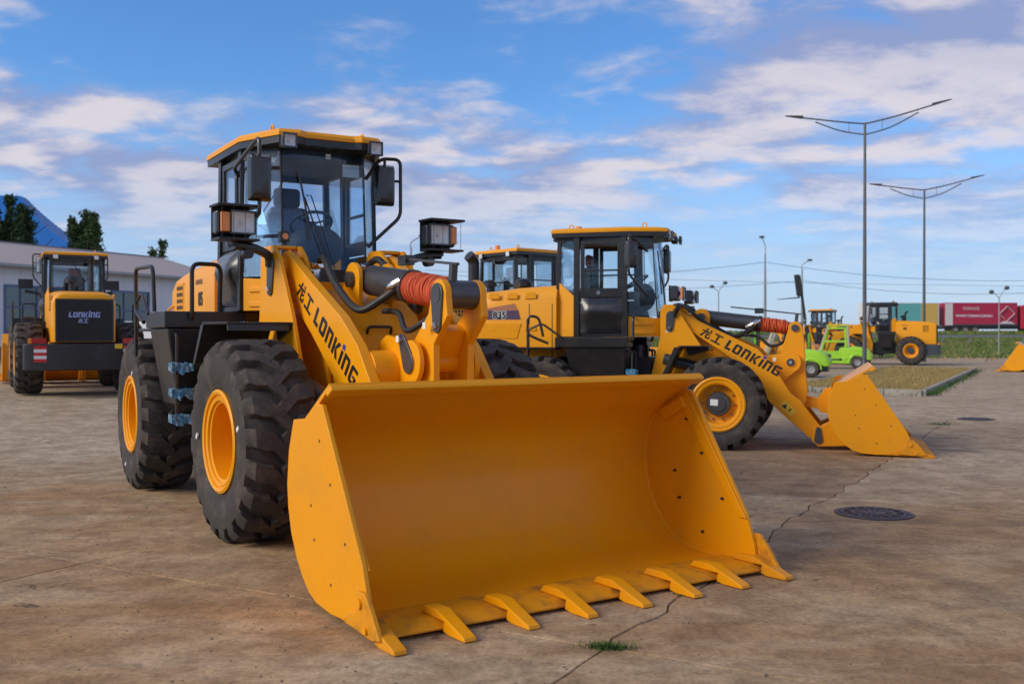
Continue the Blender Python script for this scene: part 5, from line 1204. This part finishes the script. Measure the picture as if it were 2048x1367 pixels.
def build_house():
    d = 95; x = (20 - 1024) * d / 2030
    r = empty('house', (x - 5, d + 4, 0), R_(8), 'house with steep bright blue tiled roof behind the hall', 'building')
    MB().box2((-6, -5, 0), (11, 6, 9.6)).build('wall', 'plinth', r)
    # concave flared roof as rows of tile courses
    prof = []
    for k in range(13):
        t = k / 12; prof.append((12.6 - 8.6 * t - 1.9 * t * (1 - t) * 1.6, 9.2 + 6.0 * t ** 1.25))
    v = []; f = []; rows = 26
    for k in range(rows + 1):
        t = k / rows; i = min(11, int(t * 12)); q = t * 12 - i
        px_ = prof[i][0] * (1 - q) + prof[i + 1][0] * q; pz = prof[i][1] * (1 - q) + prof[i + 1][1] * q
        for dz in (0.0, .07):
            o = len(v); z = pz + dz; w = px_
            v += [(w, -6.5 + 6.0 * t, z), (w, 7.5 - 6.0 * t, z), (-7.5 + 5.5 * t, 7.5 - 6.0 * t, z), (-7.5 + 5.5 * t, -6.5 + 6.0 * t, z)]
    m = len(v) // 4
    for k in range(m - 1):
        for c in range(4): f.append((k * 4 + c, k * 4 + (c + 1) % 4, (k + 1) * 4 + (c + 1) % 4, (k + 1) * 4 + c))
    f.append(tuple((m - 1) * 4 + c for c in range(4)))
    MB().add(v, f).build('roof', 'roof_blue', r, smooth=0)
build_house()
def build_van():
    x, y = -12.4, 35.0
    r = empty('van', (x, y, hgt(x, y)), R_(172), 'white van parked by the hall behind the large rear tyre', 'van')
    body = [(-2.2, .35), (-2.2, 1.70), (-2.0, 1.80), (.55, 1.80), (.85, 1.72), (1.55, 1.12), (2.25, .98), (2.35, .75), (2.35, .35)]
    MB().xz(body, -.85, .85).build('body', 'van_white', r, bevel=.08)
    for s in (-1, 1):
        MB().xz([(.35, 1.15), (.35, 1.62), (.80, 1.62), (1.35, 1.15)], s * .852, s * .858).build('side_window', 'window_glass', r, smooth=0)
        for wx in (-1.4, 1.45): truck_wheel(r, wx, s * .78, s, .32)
        MB().box((2.28, s * .62, .85), (.14, .30, .16)).build('headlight', 'lens', r, bevel=.02)
    MB().prism([(.93, -.72, 1.70), (.93, .72, 1.70), (1.52, .76, 1.17), (1.52, -.76, 1.17)], [(.95, -.72, 1.715), (.95, .72, 1.715), (1.54, .76, 1.185), (1.54, -.76, 1.185)]).build('windscreen', 'window_glass', r, smooth=0)
build_van()
# ------------------------------------------------------------------ trees
def tree(x, y, H, rx, seed, mat, label, n=26000, up=0.):
    rnd = random.Random(seed); r = empty('tree', (x, y, 0), 0, label, 'tree', 'trees behind the hall')
    tk = MB().tube(smooth_path([(0, 0, 0), (.1, .05, H * .3), (-.05, .1, H * .6), (0, 0, H * .85)], 5), lambda t: .28 * (1 - .8 * t), 8)
    ends = []
    for k in range(14):
        a = rnd.uniform(0, 6.28); z = H * rnd.uniform(.30, .75); l = rx * rnd.uniform(.5, .95); e = (l * math.cos(a), l * math.sin(a), z + l * rnd.uniform(.5, 1.2)); tk.tube([(0, 0, z), (e[0] * .5, e[1] * .5, z + (e[2] - z) * .4), e], lambda t: .09 * (1 - .75 * t), 5); ends.append(e)
    tk.build('trunk', 'bark', r)
    cl = []
    stems = [(0, 0, H)] + [(rx * .62 * math.cos(a_) * q_, rx * .62 * math.sin(a_) * q_, H * rnd.uniform(.74, .96)) for a_, q_ in [(6.283 * k / 9 + rnd.random() * .5, rnd.uniform(.45, 1.05)) for k in range(9)]]
    for sx_, sy_, sh in stems:
        for k in range(30):
            t = rnd.random(); w = rx * .46 * (1 - t) ** .7 * rnd.uniform(.1, 1); a = rnd.uniform(0, 6.28)
            cl.append((sx_ * (.5 + .5 * t) + w * math.cos(a), sy_ * (.5 + .5 * t) + w * math.sin(a), sh * (.30 + .70 * t), rnd.uniform(.42, .80) * (1.1 - .62 * t)))
    v = []; f = []
    for _ in range(n):
        c = rnd.choice(cl); d = Vector((rnd.gauss(0, 1), rnd.gauss(0, 1), rnd.gauss(0, 1.15) + up)) * c[3] * .48
        p = Vector(c[:3]) + d; a = Vector((rnd.gauss(0, 1), rnd.gauss(0, 1), rnd.gauss(0, 1))).normalized(); b = a.orthogonal().normalized(); s_ = rnd.uniform(.09, .19); o = len(v)
        v += [p - a * s_, p + b * s_ * .5, p + a * s_ * 1.1, p - b * s_ * .5]; f.append((o, o + 1, o + 2, o + 3))
    m = MB(); m.v = v; m.f = f; o = plain_mesh(m, 'crown', mat); o.parent = r
tree(-40.5, 82, 12.9, 3.6, 1, 'leaf_dark', 'dark bushy tree at the left edge before the blue roof', 36000)
tree(-35.3, 84, 12.0, 2.7, 4, 'leaf_mid', 'pointed green tree above the hall roof, right of the blue roof')
tree(-29.6, 86, 9.5, 1.8, 9, 'leaf_mid', 'small treetop barely showing over the hall ridge', 12000)

# ------------------------------------------------------------------ loose grit on the concrete
def grit():
    rnd = random.Random(21); mb = MB()
    for _ in range(1500):
        y = 4.2 + 16 * rnd.random() ** 1.5; x = rnd.uniform(-.55, .55) * y; r = rnd.uniform(.003, .012) * (1.0 if rnd.random() < .93 else 1.8)
        a = rnd.uniform(0, 6.28); P = []
        for k in range(5): t = a + 6.283 * k / 5; q = r * rnd.uniform(.7, 1.2); P.append((x + q * math.cos(t), y + q * math.sin(t), -.002))
        o = len(mb.v); mb.v += P + [(x, y, r * rnd.uniform(.4, .8))]; mb.f += [(o + k, o + (k + 1) % 5, o + 5) for k in range(5)]
    o = plain_mesh(mb, 'loose_grit', 'grit'); tag(o, 'loose grit and small stones scattered on the concrete', 'gravel'); o['kind'] = 'stuff'
pmat('grit', (.16, .12, .085), .9, var=.5, vscale=9)
grit()
